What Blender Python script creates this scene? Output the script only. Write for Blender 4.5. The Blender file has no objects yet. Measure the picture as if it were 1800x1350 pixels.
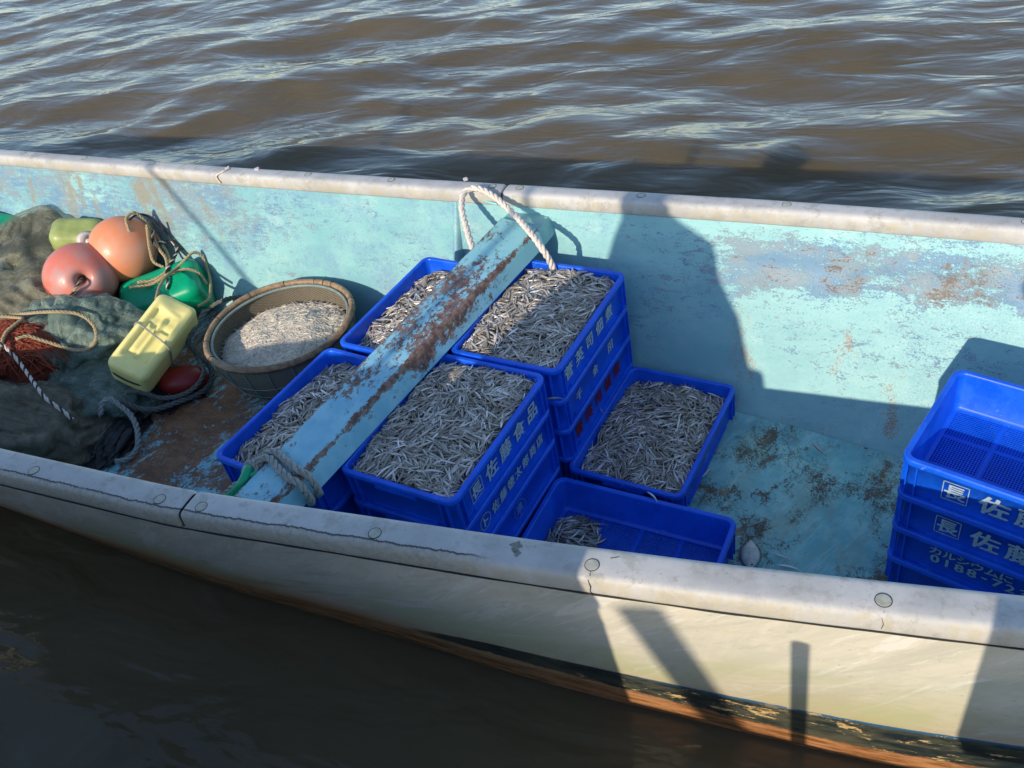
import bpy, math, random
import numpy as np
from mathutils import Vector, Matrix, noise as mnoise
R = math.radians
rnd = random.Random(7); rng = np.random.default_rng(7)
SC = bpy.context.scene; COL = SC.collection

# ------------------------------------------------------------------ camera, sky, sun, exposure
CR = Vector((0.91360198, 0.37148027, -0.16532948)); CU = Vector((-0.12417379, 0.64207905, 0.75651527)); CF = Vector((-0.3871851, 0.67062426, -0.6327328))
CZ = 2.3597; FPX = 1546.89
cam = bpy.data.cameras.new('camera'); cam.sensor_width = 36; cam.lens = 36*FPX/1800; cam.clip_start = .05; cam.clip_end = 3000
co = bpy.data.objects.new('camera', cam); COL.objects.link(co)
co.matrix_world = Matrix(((CR.x, CU.x, -CF.x, 0), (CR.y, CU.y, -CF.y, 0), (CR.z, CU.z, -CF.z, CZ), (0, 0, 0, 1)))
SC.camera = co
SUN = Vector((0.12508, 0.90310, -0.41080)).normalized()
EL = math.asin(-SUN.z)
w = bpy.data.worlds.new("World"); SC.world = w; w.use_nodes = True
nt = w.node_tree; nt.nodes.clear()
sky = nt.nodes.new('ShaderNodeTexSky'); sky.sky_type = 'NISHITA'; sky.sun_disc = False
sky.sun_elevation = EL; sky.sun_rotation = math.atan2(-SUN.x, -SUN.y); sky.air_density = 1.0; sky.dust_density = 0.4; sky.ozone_density = 2.0
bg = nt.nodes.new('ShaderNodeBackground'); bg.inputs[1].default_value = 0.15
wo = nt.nodes.new('ShaderNodeOutputWorld'); nt.links.new(sky.outputs[0], bg.inputs[0]); nt.links.new(bg.outputs[0], wo.inputs[0])
sl = bpy.data.lights.new('sun', 'SUN'); sl.energy = 2.85; sl.angle = R(0.5); sl.color = (1, .87, .70)
so = bpy.data.objects.new('sun', sl); COL.objects.link(so); so.rotation_euler = SUN.to_track_quat('-Z', 'Y').to_euler()
so.location = (-1, -8, 6)
SC.view_settings.view_transform = 'Standard'; SC.view_settings.look = 'None'; SC.view_settings.gamma = 1; SC.view_settings.exposure = 0.68

# ------------------------------------------------------------------ helpers
def at(u, v, z):
    d = CF*FPX + CR*(u-900) - CU*(v-675); t = (z-CZ)/d.z
    return Vector((d.x*t, d.y*t, z))
def tag(o, label=None, cat=None, group=None, kind=None):
    if label: o['label'] = label
    if cat: o['category'] = cat
    if group: o['group'] = group
    if kind: o['kind'] = kind
    return o
def mk(name, verts, faces, mat, parent=None, smooth=False, mats=None, mi=None, uv=None, col=None):
    me = bpy.data.meshes.new(name); me.from_pydata([tuple(v) for v in verts], [], faces)
    for m in (mats or [mat]): me.materials.append(m)
    if mi is not None: me.polygons.foreach_set('material_index', mi)
    if smooth: me.polygons.foreach_set('use_smooth', [True]*len(me.polygons))
    if uv is not None:
        l = me.uv_layers.new(name='UVMap'); li = np.empty(len(me.loops), 'i'); me.loops.foreach_get('vertex_index', li)
        l.data.foreach_set('uv', np.asarray(uv, 'f')[li].ravel())
    if col is not None:
        a = me.color_attributes.new('tone', 'FLOAT_COLOR', 'POINT'); c = np.ones((len(verts), 4), 'f'); c[:, :3] = np.asarray(col, 'f').reshape(len(verts), -1)
        a.data.foreach_set('color', c.ravel())
    me.update()
    o = bpy.data.objects.new(name, me); COL.objects.link(o)
    if parent: o.parent = parent
    return o
def empty(name, loc=(0, 0, 0), rz=0, parent=None):
    o = bpy.data.objects.new(name, None); COL.objects.link(o); o.location = loc; o.rotation_euler = (0, 0, rz); o.empty_display_size = .05
    if parent: o.parent = parent
    return o
class MB:
    def __init__(s): s.v = []; s.f = []; s.m = []
    def add(s, v, f, mi=0):
        n = len(s.v); s.v += [tuple(p) for p in v]; s.f += [tuple(i+n for i in q) for q in f]; s.m += [mi]*len(f)
    def box(s, c, h, rot=None, mi=0):
        P = []
        for z in (-1, 1):
            for x, y in ((-1, -1), (1, -1), (1, 1), (-1, 1)):
                p = Vector((x*h[0], y*h[1], z*h[2]))
                if rot: p = rot @ p
                P.append(p+Vector(c))
        s.add(P, [(3, 2, 1, 0), (4, 5, 6, 7), (0, 1, 5, 4), (1, 2, 6, 5), (2, 3, 7, 6), (3, 0, 4, 7)], mi)
    def loft(s, rings, closed=True, cap0=False, cap1=False, mi=0):
        n = len(rings[0]); V = [p for r in rings for p in r]; F = []
        for i in range(len(rings)-1):
            for j in range(n if closed else n-1):
                k = (j+1) % n; F.append((i*n+j, i*n+k, (i+1)*n+k, (i+1)*n+j))
        if cap0: F.append(tuple(reversed(range(n))))
        if cap1: F.append(tuple((len(rings)-1)*n+j for j in range(n)))
        s.add(V, F, mi)
    def tube(s, pts, r, seg=6, mi=0, cap=True):
        P = [Vector(p) for p in pts]; rs = r if isinstance(r, (list, tuple)) else [r]*len(P)
        rings = []; nrm = None
        for i, p in enumerate(P):
            t = (P[min(i+1, len(P)-1)]-P[max(i-1, 0)]).normalized()
            if nrm is None: nrm = t.orthogonal().normalized()
            nrm = (nrm-t*nrm.dot(t)).normalized(); b = t.cross(nrm)
            rings.append([p+(nrm*math.cos(2*math.pi*k/seg)+b*math.sin(2*math.pi*k/seg))*rs[i] for k in range(seg)])
        s.loft(rings, True, cap, cap, mi)
    def build(s, name, mats, parent=None, smooth=False):
        mats = mats if isinstance(mats, list) else [mats]
        return mk(name, s.v, s.f, None, parent, smooth, mats=mats, mi=s.m)
def spline(pts, step):
    P = [Vector(p) for p in pts]; P = [P[0]*2-P[1]]+P+[P[-1]*2-P[-2]]; out = []
    for i in range(1, len(P)-2):
        a, b, c, d = P[i-1:i+3]; n = max(2, int((c-b).length/step))
        for k in range(n):
            t = k/n; out.append(.5*((2*b)+(c-a)*t+(2*a-5*b+4*c-d)*t*t+(3*b-a-3*c+d)*t**3))
    out.append(P[-2]); return out
def rope(name, pts, r, mats, parent=None, pitch=6.5, strands=3, step=None, seg=6, close=False):
    """laid rope: helical strands round a path"""
    path = spline(pts, step or r*.9); mb = MB(); nrm = None; fr = []; dist = 0
    for i, p in enumerate(path):
        t = (path[min(i+1, len(path)-1)]-path[max(i-1, 0)]).normalized()
        if nrm is None: nrm = t.orthogonal().normalized()
        nrm = (nrm-t*nrm.dot(t)).normalized()
        if i: dist += (p-path[i-1]).length
        fr.append((p, nrm.copy(), t.cross(nrm), dist))
    for k in range(strands):
        mb.tube([p+(n*math.cos(a)+b*math.sin(a))*r*.56 for p, n, b, d in fr for a in [d/(r*pitch)*2*math.pi+k*2*math.pi/strands]], r*.50, seg, mi=k % len(mats) if isinstance(mats, list) else 0)
    return mb.build(name, mats, parent, True)
def smoothf(xs, ys, w=.25):
    X = np.linspace(-13, 5, 1801); Y = np.interp(X, xs, ys); n = int(w/.01); k = np.exp(-np.linspace(-2, 2, 2*n+1)**2); k /= k.sum()
    Y = np.convolve(np.pad(Y, n, 'edge'), k, 'valid'); return lambda x: float(np.interp(x, X, Y))
def ico(sub=3):
    import bmesh
    bm = bmesh.new(); bmesh.ops.create_icosphere(bm, subdivisions=sub, radius=1)
    v = [x.co.copy() for x in bm.verts]; f = [tuple(q.index for q in p.verts) for p in bm.faces]; bm.free(); return v, f

# ------------------------------------------------------------------ material nodes
class T:
    def __init__(s, name):
        s.m = bpy.data.materials.new(name); s.m.use_nodes = True; s.t = s.m.node_tree; s.t.nodes.clear()
        s.out = s.n('ShaderNodeOutputMaterial'); s.tc = s.n('ShaderNodeTexCoord')
    def n(s, typ, ins=None, **pr):
        x = s.t.nodes.new(typ)
        for k, v in pr.items(): setattr(x, k, v)
        for k, v in (ins or {}).items(): s.set(x.inputs[k], v)
        return x
    def set(s, sock, v):
        if isinstance(v, bpy.types.NodeSocket): s.t.links.new(v, sock)
        elif isinstance(v, (tuple, list)) and len(v) == 3 and sock.type == 'RGBA': sock.default_value = (*v, 1)
        else: sock.default_value = v
    def co(s, sc=(1, 1, 1), rot=(0, 0, 0), src=None, loc=(0, 0, 0)):
        v = src or s.tc.outputs['Object']
        if any(rot): v = s.n('ShaderNodeMapping', {'Vector': v, 'Rotation': rot}).outputs[0]
        return s.n('ShaderNodeMapping', {'Vector': v, 'Scale': sc, 'Location': loc}).outputs[0]
    def noise(s, vec, scale, det=4, rough=.55, dist=0):
        return s.n('ShaderNodeTexNoise', {'Vector': vec, 'Scale': scale, 'Detail': det, 'Roughness': rough, 'Distortion': dist}).outputs['Fac']
    def ma(s, op, a, b=0, c=0):
        return s.n('ShaderNodeMath', {0: a, 1: b, 2: c}, operation=op).outputs[0]
    def ss(s, f, a, b, lo=0, hi=1):
        return s.n('ShaderNodeMapRange', {'Value': f, 'From Min': a, 'From Max': b, 'To Min': lo, 'To Max': hi}, interpolation_type='SMOOTHSTEP').outputs[0]
    def mix(s, f, a, b, bt='MIX'):
        x = s.n('ShaderNodeMix', data_type='RGBA', blend_type=bt); s.set(x.inputs[0], f); s.set(x.inputs[6], a); s.set(x.inputs[7], b); return x.outputs[2]
    def xyz(s, src=None):
        x = s.n('ShaderNodeSeparateXYZ', {0: src or s.tc.outputs['Object']}); return x.outputs
    def bump(s, h, st=.3, d=.002, nrm=None):
        x = s.n('ShaderNodeBump', {'Height': h, 'Strength': st, 'Distance': d})
        if nrm: s.set(x.inputs['Normal'], nrm)
        return x.outputs[0]
    def done(s, col, rough=.6, nrm=None, metal=0, spec=.5, ior=1.45, **kw):
        ins = {'Base Color': col, 'Roughness': rough, 'Metallic': metal, 'Specular IOR Level': spec, 'IOR': ior}
        ins.update(kw)
        if nrm: ins['Normal'] = nrm
        b = s.n('ShaderNodeBsdfPrincipled', ins); s.t.links.new(b.outputs[0], s.out.inputs[0]); return s.m

def m_simple(name, c, rough=.5, var=.15, scale=30, bmp=.15, spec=.5, dirt=None, metal=0):
    t = T(name); v = t.co(); n = t.noise(v, scale, 5); a = tuple(x*(1-var) for x in c); b = tuple(min(1, x*(1+var)) for x in c)
    col = t.mix(t.ss(n, .3, .7), a, b)
    if dirt: col = t.mix(t.ss(t.noise(v, scale*.25, 6, .7), .55, .75, 0, .7), col, dirt)
    return t.done(col, t.ss(n, .2, .8, rough*.8, min(1, rough*1.2)), t.bump(n, bmp, .001), metal, spec)

def m_wall():
    t = T('worn aqua paint'); X, Y, Z = t.xyz()[:3]
    big = t.noise(t.co((.9, .9, 1.6)), 1.9, 4, .55)
    scr = t.noise(t.co((.55, 1, 1.25)), 30, 10, .78, .5)
    hs = t.noise(t.co((.16, 1, 2.6)), 46, 6, .7, .2)
    fine = t.noise(t.co((.9, 1, 1.1)), 170, 5, .75)
    right = t.ss(X, -1.0, -.3); left = t.ss(X, -2.3, -3.4)
    f = t.ma('ADD', t.ma('ADD', t.ma('MULTIPLY', scr, .50), t.ma('MULTIPLY', fine, .34)), t.ma('MULTIPLY', hs, .16))
    wav = t.ma('ADD', Z, t.ma('MULTIPLY', t.ma('SUBTRACT', big, .5), .22))
    band = t.ma('MULTIPLY', t.ma('MULTIPLY', t.ss(wav, .40, .47), t.ss(wav, .63, .56)), right)
    bias = t.ma('ADD', t.ma('MULTIPLY', band, .10), t.ma('MULTIPLY', t.ma('MULTIPLY', left, t.ss(Z, .22, .40)), .068))
    f2 = t.ma('ADD', t.ma('ADD', f, bias), t.ma('MULTIPLY', t.ma('SUBTRACT', big, .5), .30))
    base = t.mix(t.ss(t.noise(t.co((.6, 1, 1)), 4.2, 6, .65), .35, .65), (.19, .42, .435), (.27, .51, .495))
    blu = t.ma('ADD', t.ma('MULTIPLY', t.noise(t.co((.8, 1, .8), loc=(3, 1, 2)), 7, 12, .84), .7), t.ma('MULTIPLY', fine, .3))
    base = t.mix(t.ss(t.ma('ADD', blu, t.ma('MULTIPLY', t.ss(X, -.9, -2.2), .045)), .535, .60, 0, .75), base, (.19, .34, .44))
    base = t.mix(t.ss(t.noise(t.co((1, 1, 1.4), loc=(8, 1, 2)), 2.6, 9, .72), .54, .64, 0, .55), base, (.38, .58, .53))
    under = t.mix(t.ss(t.noise(t.co((.6, 1, 1), loc=(5, 5, 5)), 8, 5, .65), .44, .58), (.22, .28, .32), (.14, .25, .37))
    col = t.mix(t.ss(f2, .535, .575, 0, .9), base, under)
    br = t.ma('ADD', t.ma('ADD', f, t.ma('MULTIPLY', band, .105)), t.ma('MULTIPLY', t.ma('SUBTRACT', t.noise(t.co((1, 1, .6), loc=(2, 7, 1)), 4, 4), .5), .34))
    col = t.mix(t.ss(br, .628, .665), col, (.14, .105, .08))
    low = t.ma('MULTIPLY', t.ma('MULTIPLY', t.ss(Z, .40, .25), t.ss(X, -.75, -.35)), t.ss(X, .25, .0))
    sc = t.ma('ADD', t.ma('MULTIPLY', t.noise(t.co((1.4, 1, .45), loc=(1, 3, 0)), 6, 4, .6), .65), t.ma('MULTIPLY', fine, .42))
    col = t.mix(t.ma('MULTIPLY', t.ss(sc, .60, .64), low), col, (.33, .23, .16))
    stv = t.noise(t.co((1, 1, .20), rot=(0, R(14), 0), loc=(4, 0, 0)), 4.6, 7, .65)
    col = t.mix(t.ma('MULTIPLY', t.ma('MULTIPLY', t.ss(t.ma('ADD', stv, t.ma('MULTIPLY', t.ma('SUBTRACT', fine, .5), .12)), .53, .62, 0, .85), t.ss(X, -2.9, -3.3)), t.ss(Z, .20, .36)), col, (.27, .245, .18))
    sp = t.noise(t.co((1, 1, 1), loc=(9, 9, 9)), 190, 3, .85)
    col = t.mix(t.ma('MULTIPLY', t.ss(sp, .64, .68), t.ss(t.noise(t.co(loc=(3, 3, 8)), 3.5, 4), .45, .6)), col, (.10, .14, .13))
    h = t.ma('SUBTRACT', t.ma('MULTIPLY', fine, .25), t.ss(f2, .545, .60))
    return t.done(col, t.ss(fine, .2, .8, .38, .62), t.bump(h, .45, .0012), spec=.4)

def m_floor():
    t = T('worn deck paint'); X, Y, Z = t.xyz()[:3]
    aft = t.ss(X, -1.55, -2.0)
    scr = t.noise(t.co((1, .55, 1), rot=(0, 0, R(20))), 24, 10, .78, .6)
    fine = t.noise(t.co(), 160, 5, .8)
    big = t.noise(t.co((1, 1, 1)), 4.2, 5, .6)
    f = t.ma('ADD', t.ma('ADD', t.ma('MULTIPLY', scr, .6), t.ma('MULTIPLY', fine, .4)), t.ma('MULTIPLY', t.ma('SUBTRACT', big, .5), .48))
    f = t.ma('ADD', f, t.ma('MULTIPLY', aft, .105))
    aq = t.mix(t.ss(t.noise(t.co(), 6, 7, .7), .38, .62), (.15, .42, .44), (.27, .56, .54))
    aq = t.mix(t.ss(t.noise(t.co((1, .4, 1), loc=(5, 2, 2)), 8, 8, .72), .46, .64, 0, .75), aq, (.29, .40, .32))
    aq = t.mix(t.ss(t.noise(t.co((1, .14, 1), rot=(0, 0, R(28)), loc=(1, 6, 2)), 22, 9, .8, .3), .52, .60, 0, .5), aq, (.42, .60, .55)); aq = t.mix(aft, aq, (.26, .58, .66)); aq = t.mix(t.ss(t.noise(t.co((1, .3, 1), rot=(0, 0, R(30))), 30, 8, .8), .5, .62, 0, .5), aq, (.20, .30, .26))
    br = t.mix(t.ss(t.noise(t.co((.4, 1, 1)), 14, 6, .68), .35, .65), (.18, .075, .035), (.33, .16, .08))
    bare = t.mix(aft, (.15, .11, .08), br)
    bare = t.mix(t.ma('MULTIPLY', t.ss(t.noise(t.co(loc=(2, 2, 2)), 7, 3), .6, .66), t.ma('SUBTRACT', 1, aft)), bare, (.36, .20, .09))
    col = t.mix(t.ss(f, .545, .577), aq, bare)
    rg = t.ma('ABSOLUTE', t.ma('SUBTRACT', t.noise(t.co((1, .5, 1), rot=(0, 0, R(-35)), loc=(7, 3, 3)), 38, 7, .75, .4), .5))
    spk = t.ma('MULTIPLY', t.ss(rg, .022, .008), t.ss(t.ma('ADD', big, t.ma('MULTIPLY', scr, .25)), .58, .68))
    spk = t.ma('MAXIMUM', spk, t.ma('MULTIPLY', t.ss(fine, .62, .66), t.ss(big, .42, .54)))
    col = t.mix(t.ma('MULTIPLY', spk, .9), col, (.065, .065, .05))
    wet = t.noise(t.co(loc=(4, 4, 4)), 2.2, 3)
    h = t.ma('SUBTRACT', t.ma('MULTIPLY', fine, .3), t.ss(f, .555, .60))
    return t.done(col, t.ss(wet, .4, .6, .22, .6), t.bump(h, .6, .0015), spec=.5)

def m_plank():
    t = T('worn blue thwart paint')
    scr = t.noise(t.co((1, .6, 1), rot=(0, 0, R(-6))), 55, 9, .78, .5); big = t.noise(t.co((1.3, .8, 1), rot=(0, 0, R(-6)), loc=(1.7, .3, 0)), 7, 4, .6)
    X, Y, Z = t.xyz()[:3]
    f = t.ma('ADD', t.ma('ADD', t.ma('MULTIPLY', scr, .55), t.ma('MULTIPLY', t.noise(t.co(), 190, 4, .8), .18)), t.ma('MULTIPLY', big, .40))
    f = t.ma('SUBTRACT', f, t.ma('MULTIPLY', t.ss(Z, .632, .61), .13))
    f = t.ma('ADD', f, t.ma('MULTIPLY', t.ma('SUBTRACT', t.ma('MULTIPLY', t.ss(Y, 1.6, 1.8), t.ss(Y, 2.65, 2.35)), .55), .075))
    rid = t.ma('ABSOLUTE', t.ma('SUBTRACT', X, t.ma('MULTIPLY_ADD', Y, .155, -1.728))); lef = t.ma('ABSOLUTE', t.ma('SUBTRACT', X, t.ma('MULTIPLY_ADD', Y, .1187, -1.8274)))
    f = t.ma('ADD', f, t.ma('MULTIPLY', t.ma('MAXIMUM', t.ss(rid, .022, .003), t.ss(lef, .018, .002)), .115))
    base = t.mix(t.ss(t.noise(t.co(loc=(3, 3, 3)), 12, 6, .6), .35, .65), (.19, .46, .60), (.27, .55, .65))
    base = t.mix(t.ma('MULTIPLY', t.ss(Y, 2.3, 2.6), .7), base, (.30, .62, .58))
    bare = t.mix(t.ss(t.noise(t.co(loc=(1, 1, 1)), 40, 5), .4, .6), (.10, .05, .04), (.22, .14, .11))
    col = t.mix(t.ss(f, .565, .60), base, bare)
    fine = t.noise(t.co(), 260, 4, .8)
    col = t.mix(t.ss(fine, .66, .70), col, (.16, .12, .10))
    return t.done(col, .5, t.bump(t.ma('SUBTRACT', t.ma('MULTIPLY', fine, .3), t.ss(f, .565, .60)), .5, .0012), spec=.45)

def m_rail():
    t = T('weathered gelcoat rail'); uv = t.xyz(t.tc.outputs['UV']); U, V = uv[0], uv[1]
    n1 = t.noise(t.co(), 5, 6, .65); n2 = t.noise(t.co((1, 1, 1)), 60, 6, .75); n3 = t.noise(t.co(loc=(5, 5, 5)), 16, 5, .7)
    col = t.mix(t.ss(n1, .3, .7), (.40, .395, .38), (.55, .535, .505))
    col = t.mix(t.ss(n3, .50, .66, 0, .6), col, (.34, .32, .28)); col = t.mix(t.ss(t.noise(t.co(loc=(2, 8, 1)), 11, 9, .8), .57, .60, 0, .45), col, (.27, .255, .21)); col = t.mix(t.ss(t.noise(t.co((1, 1, 1), loc=(6, 1, 1)), 130, 3, .8), .66, .70, 0, .8), col, (.16, .15, .12))
    col = t.mix(t.ss(t.ma('ADD', t.ma('MULTIPLY', n2, .7), t.ma('MULTIPLY', n3, .3)), .58, .66, 0, .6), col, (.30, .29, .24))
    # V: 0 inner foot .. 1 outer foot.  fascias carry the dirt
    fas = t.ma('MAXIMUM', t.ss(V, .68, .74), t.ss(V, .30, .26))
    col = t.mix(t.ma('MULTIPLY', fas, t.ss(t.noise(t.co((1, 1, .3)), 22, 5, .7), .40, .62, .1, .6)), col, (.46, .40, .27))
    # chipped top layer: ragged dark edge along the near rail, abaft the crack
    j = t.noise(t.co((1, 0, 0)), 9, 10, .85)
    e = t.ma('ABSOLUTE', t.ma('SUBTRACT', t.ma('SUBTRACT', V, .645), t.ma('MULTIPLY', t.ma('SUBTRACT', j, .5), .20)))
    yy = t.xyz()[1]; near = t.ma('MULTIPLY', t.ss(yy, 1.6, 1.5), t.ss(U, -.80, -.90))
    lower = t.ma('MULTIPLY', t.ss(t.ma('SUBTRACT', t.ma('SUBTRACT', V, .645), t.ma('MULTIPLY', t.ma('SUBTRACT', j, .5), .20)), 0, .012), near)
    col = t.mix(t.ma('MULTIPLY', lower, .65), col, t.mix(t.ss(n2, .35, .7), (.42, .39, .30), (.24, .23, .18)))
    col = t.mix(t.ma("MULTIPLY", t.ma("MULTIPLY", t.ss(e, .020, .004), near), t.ss(t.noise(t.co((1, 0, 0), loc=(3, 0, 0)), 12, 5), .34, .42, .25, 1)), col, (.07, .06, .06))
    h = t.ma('SUBTRACT', t.ma('MULTIPLY', n2, .5), t.ma('MULTIPLY', lower, .8))
    return t.done(col, t.ss(n2, .3, .7, .45, .75), t.bump(h, .35, .0015), spec=.35)

def m_hull():
    t = T('stained hull side'); X, Y, Z = t.xyz()[:3]
    n1 = t.noise(t.co((.6, 1, 1.5), rot=(0, R(35), 0)), 3.4, 11, .74, .8); n2 = t.noise(t.co((.35, 1, 2.0), rot=(0, R(18), 0)), 9, 7, .65, .5); fine = t.noise(t.co(), 130, 4, .75)
    col = t.mix(t.ss(n1, .35, .65), (.66, .60, .49), (.53, .50, .40))
    sm = t.noise(t.co((.30, 1, 1.3), rot=(0, R(32), 0), loc=(4, 0, 1)), 6, 12, .84, .8)
    col = t.mix(t.ss(sm, .48, .60, 0, .6), col, (.42, .41, .34)); col = t.mix(t.ss(t.noise(t.co((.2, 1, 1.4), rot=(0, R(46), 0), loc=(9, 0, 3)), 10, 9, .75, .6), .54, .60, 0, .65), col, (.70, .68, .62))
    oc = t.ma('MULTIPLY', t.ma('MULTIPLY', t.ss(Z, .40, .22), t.ss(X, -.6, -.1)), t.ss(t.noise(t.co((.6, 1, 1.6), loc=(1, 4, 2)), 4, 9, .75, .4), .42, .54, .1, .75))
    col = t.mix(t.ma('MULTIPLY', oc, .7), col, (.46, .38, .20))
    spd = t.ss(t.noise(t.co((.6, 1, 1), loc=(1, 9, 2)), 70, 5, .8), .63, .67, 0, .6); col = t.mix(spd, col, (.26, .23, .16))
    green = t.ma('MULTIPLY', t.ss(Z, .50, .22), t.ss(t.noise(t.co((.7, 1, 1.3), loc=(3, 1, 8)), 2.3, 5, .6, .6), .42, .60))
    col = t.mix(t.ma('MULTIPLY', green, .7), col, (.42, .43, .22))
    col = t.mix(t.ma('MULTIPLY', t.ss(n2, .54, .68, 0, .75), t.ss(X, -.3, -1.0)), col, (.62, .60, .56))
    col = t.mix(t.ma('MULTIPLY', t.ss(n2, .42, .33, 0, .6), t.ss(X, -1.0, -1.8)), col, (.24, .22, .19))
    arc = t.ma('FRACT', t.ma('MULTIPLY', t.n('ShaderNodeVectorMath', {0: t.co((1, 0, 2.3), loc=(.05, 0, -.05))}, operation='LENGTH').outputs['Value'], 5))
    col = t.mix(t.ma('MULTIPLY', t.ss(t.ma('ADD', arc, t.ma('MULTIPLY', n2, .5)), 1.05, 1.25, 0, .14), t.ss(X, -1.2, -.6)), col, (.44, .42, .22))
    jag = t.ma('ADD', t.ma('MULTIPLY', t.ma('SUBTRACT', t.noise(t.co((1, 0, 1.5)), 16, 8, .75), .5), .09), t.ma('MULTIPLY', t.ma('SUBTRACT', fine, .5), .012))
    # rust soaking up from the waterline
    rz = t.ma('ADD', t.ma('ADD', Z, t.ma('MULTIPLY', t.ss(X, -.9, -1.7), -.065)), t.ma('MULTIPLY', jag, 1.0))
    rust = t.mix(t.ss(t.noise(t.co((.4, 1, 3)), 14, 8, .78), .38, .62), (.20, .075, .025), (.50, .24, .10))
    col = t.mix(t.ss(rz, .24, .04, 0, .97), col, (.47, .27, .12))
    col = t.mix(t.ss(rz, .09, .03), col, rust)
    # dark boot top, flaking
    lim = t.ss(X, -1.45, -.9, .105, .175)
    d1 = t.ma('SUBTRACT', lim, t.ma('ADD', Z, t.ma('MULTIPLY', jag, .12)))
    bt = t.ma('MULTIPLY', t.ss(d1, 0, .003), t.ss(X, -1.32, -1.12))
    bt = t.ma('MULTIPLY', bt, t.ss(t.ma('SUBTRACT', Z, t.ma('MULTIPLY', jag, .5)), t.ss(X, -1.2, .2, .085, .015), t.ss(X, -1.2, .2, .10, .03)))
    flk = t.ss(t.noise(t.co((.4, 1, 1.2), loc=(7, 0, 4)), 17, 7, .80), .585, .605)
    flk2 = t.ss(t.noise(t.co((.45, 1, 1), loc=(1.2, 0, 4)), 5.5, 7, .7), .60, .62)
    bcol = t.mix(t.ss(t.noise(t.co((.5, 1, 2)), 9, 6, .7), .4, .62), (.012, .022, .026), (.085, .085, .055))
    bcol = t.mix(t.ma('MULTIPLY', t.ss(d1, .022, .004), t.ss(X, -.7, -.2)), bcol, (.03, .13, .24))
    col = t.mix(bt, col, t.mix(t.ma('MAXIMUM', flk, t.ma('MULTIPLY', flk2, t.ss(X, -.3, .1))), bcol, (.62, .42, .18)))
    scr = t.ss(t.noise(t.co((.12, 1, 2.2), rot=(0, R(8), 0), loc=(2, 0, 6)), 34, 3, .6), .735, .745, 0, .35)
    col = t.mix(scr, col, (.25, .23, .17))
    return t.done(col, t.ss(Z, .12, .0, .42, .15), t.bump(t.ma('ADD', fine, t.ma('MULTIPLY', bt, 1.2)), .25, .001), spec=.45)

def m_water():
    t = T('muddy water'); v = t.co((1, 1, 1), rot=(0, 0, R(-4)))
    a = t.noise(t.co((.8, 1.9, 1), src=v), 2.1, 3, .45, .5); b = t.noise(t.co((1, 2.4, 1), src=v, loc=(4, 2, 0)), 9, 3, .5, .4); c = t.noise(t.co((1, 1.8, 1), src=v), 34, 2, .5)
    X, Y, Z = t.xyz()[:3]; far = t.ss(Y, 1.2, 3.6, 1.2, 1)
    h = t.ma('ADD', t.ma('MULTIPLY', a, .034), t.ma('ADD', t.ma('MULTIPLY', b, .0016), t.ma('MULTIPLY', c, .0003)))
    nr = t.bump(t.ma('MULTIPLY', h, far), 1, 1)
    col = t.mix(t.ss(t.noise(t.co(), .7, 4), .35, .65), (.100, .078, .042), (.122, .095, .054))
    return t.done(col, .05, nr, spec=.5, ior=1.333, **{'Subsurface Weight': .7, 'Subsurface Radius': (1, .8, .5), 'Subsurface Scale': .5})

def m_fish():
    t = T('silver fish skin'); a = t.n('ShaderNodeAttribute', attribute_name='tone').outputs['Color']; v = t.co()
    n = t.noise(v, 240, 3, .6)
    col = t.mix(t.ss(n, .3, .7, 0, .35), a, (.30, .29, .26))
    return t.done(col, t.ss(n, .3, .7, .16, .36), t.bump(n, .25, .0006), metal=.2, spec=.7)
def m_basket(name, c1, c2):
    t = T(name); u = t.xyz(t.tc.outputs['UV']); s1 = t.ma('SINE', t.ma('MULTIPLY', u[0], 2*math.pi*110)); s2 = t.ma('SINE', t.ma('MULTIPLY', u[1], 2*math.pi*34))
    wv = t.ma('MULTIPLY', s1, s2); n = t.noise(t.co(), 40, 5, .7)
    col = t.mix(t.ss(t.ma('ADD', wv, t.ma('MULTIPLY', n, .8)), .1, .9), c1, c2)
    return t.done(col, .6, t.bump(wv, .8, .002), spec=.3)
def m_net(name, c1, c2, sc=420):
    t = T(name); v = t.co(); n = t.noise(v, 5, 6, .65, .8); f = t.noise(t.co((1, 1, 1), rot=(.4, .5, .3)), 22, 7, .7, 1.2)
    cell = t.n('ShaderNodeTexVoronoi', {'Vector': v, 'Scale': sc}, feature='DISTANCE_TO_EDGE').outputs['Distance']
    col = t.mix(t.ss(t.ma('ADD', t.ma('MULTIPLY', n, .5), t.ma('MULTIPLY', f, .5)), .35, .65), c1, c2)
    col = t.mix(t.ss(cell, .02, .25, .0, .5), col, tuple(x*.35 for x in c1))
    wr = t.noise(t.co((3, .5, 1), rot=(.3, .2, .9)), 13, 5, .6, 1.5)
    return t.done(col, .62, t.bump(t.ma('ADD', t.ma('MULTIPLY', wr, .8), t.ma('MULTIPLY', cell, .15)), .8, .015), spec=.25)
def m_float(name, c, fade, rough=.35):
    t = T(name); v = t.co(); n = t.noise(v, 9, 6, .65); f = t.noise(v, 90, 5, .7)
    col = t.mix(t.ss(n, .38, .66), c, fade); col = t.mix(t.ss(f, .66, .74, 0, .6), col, tuple(x*.4 for x in c))
    return t.done(col, t.ss(f, .3, .7, rough*.8, rough*1.4), t.bump(f, .1, .001), spec=.5)

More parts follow.
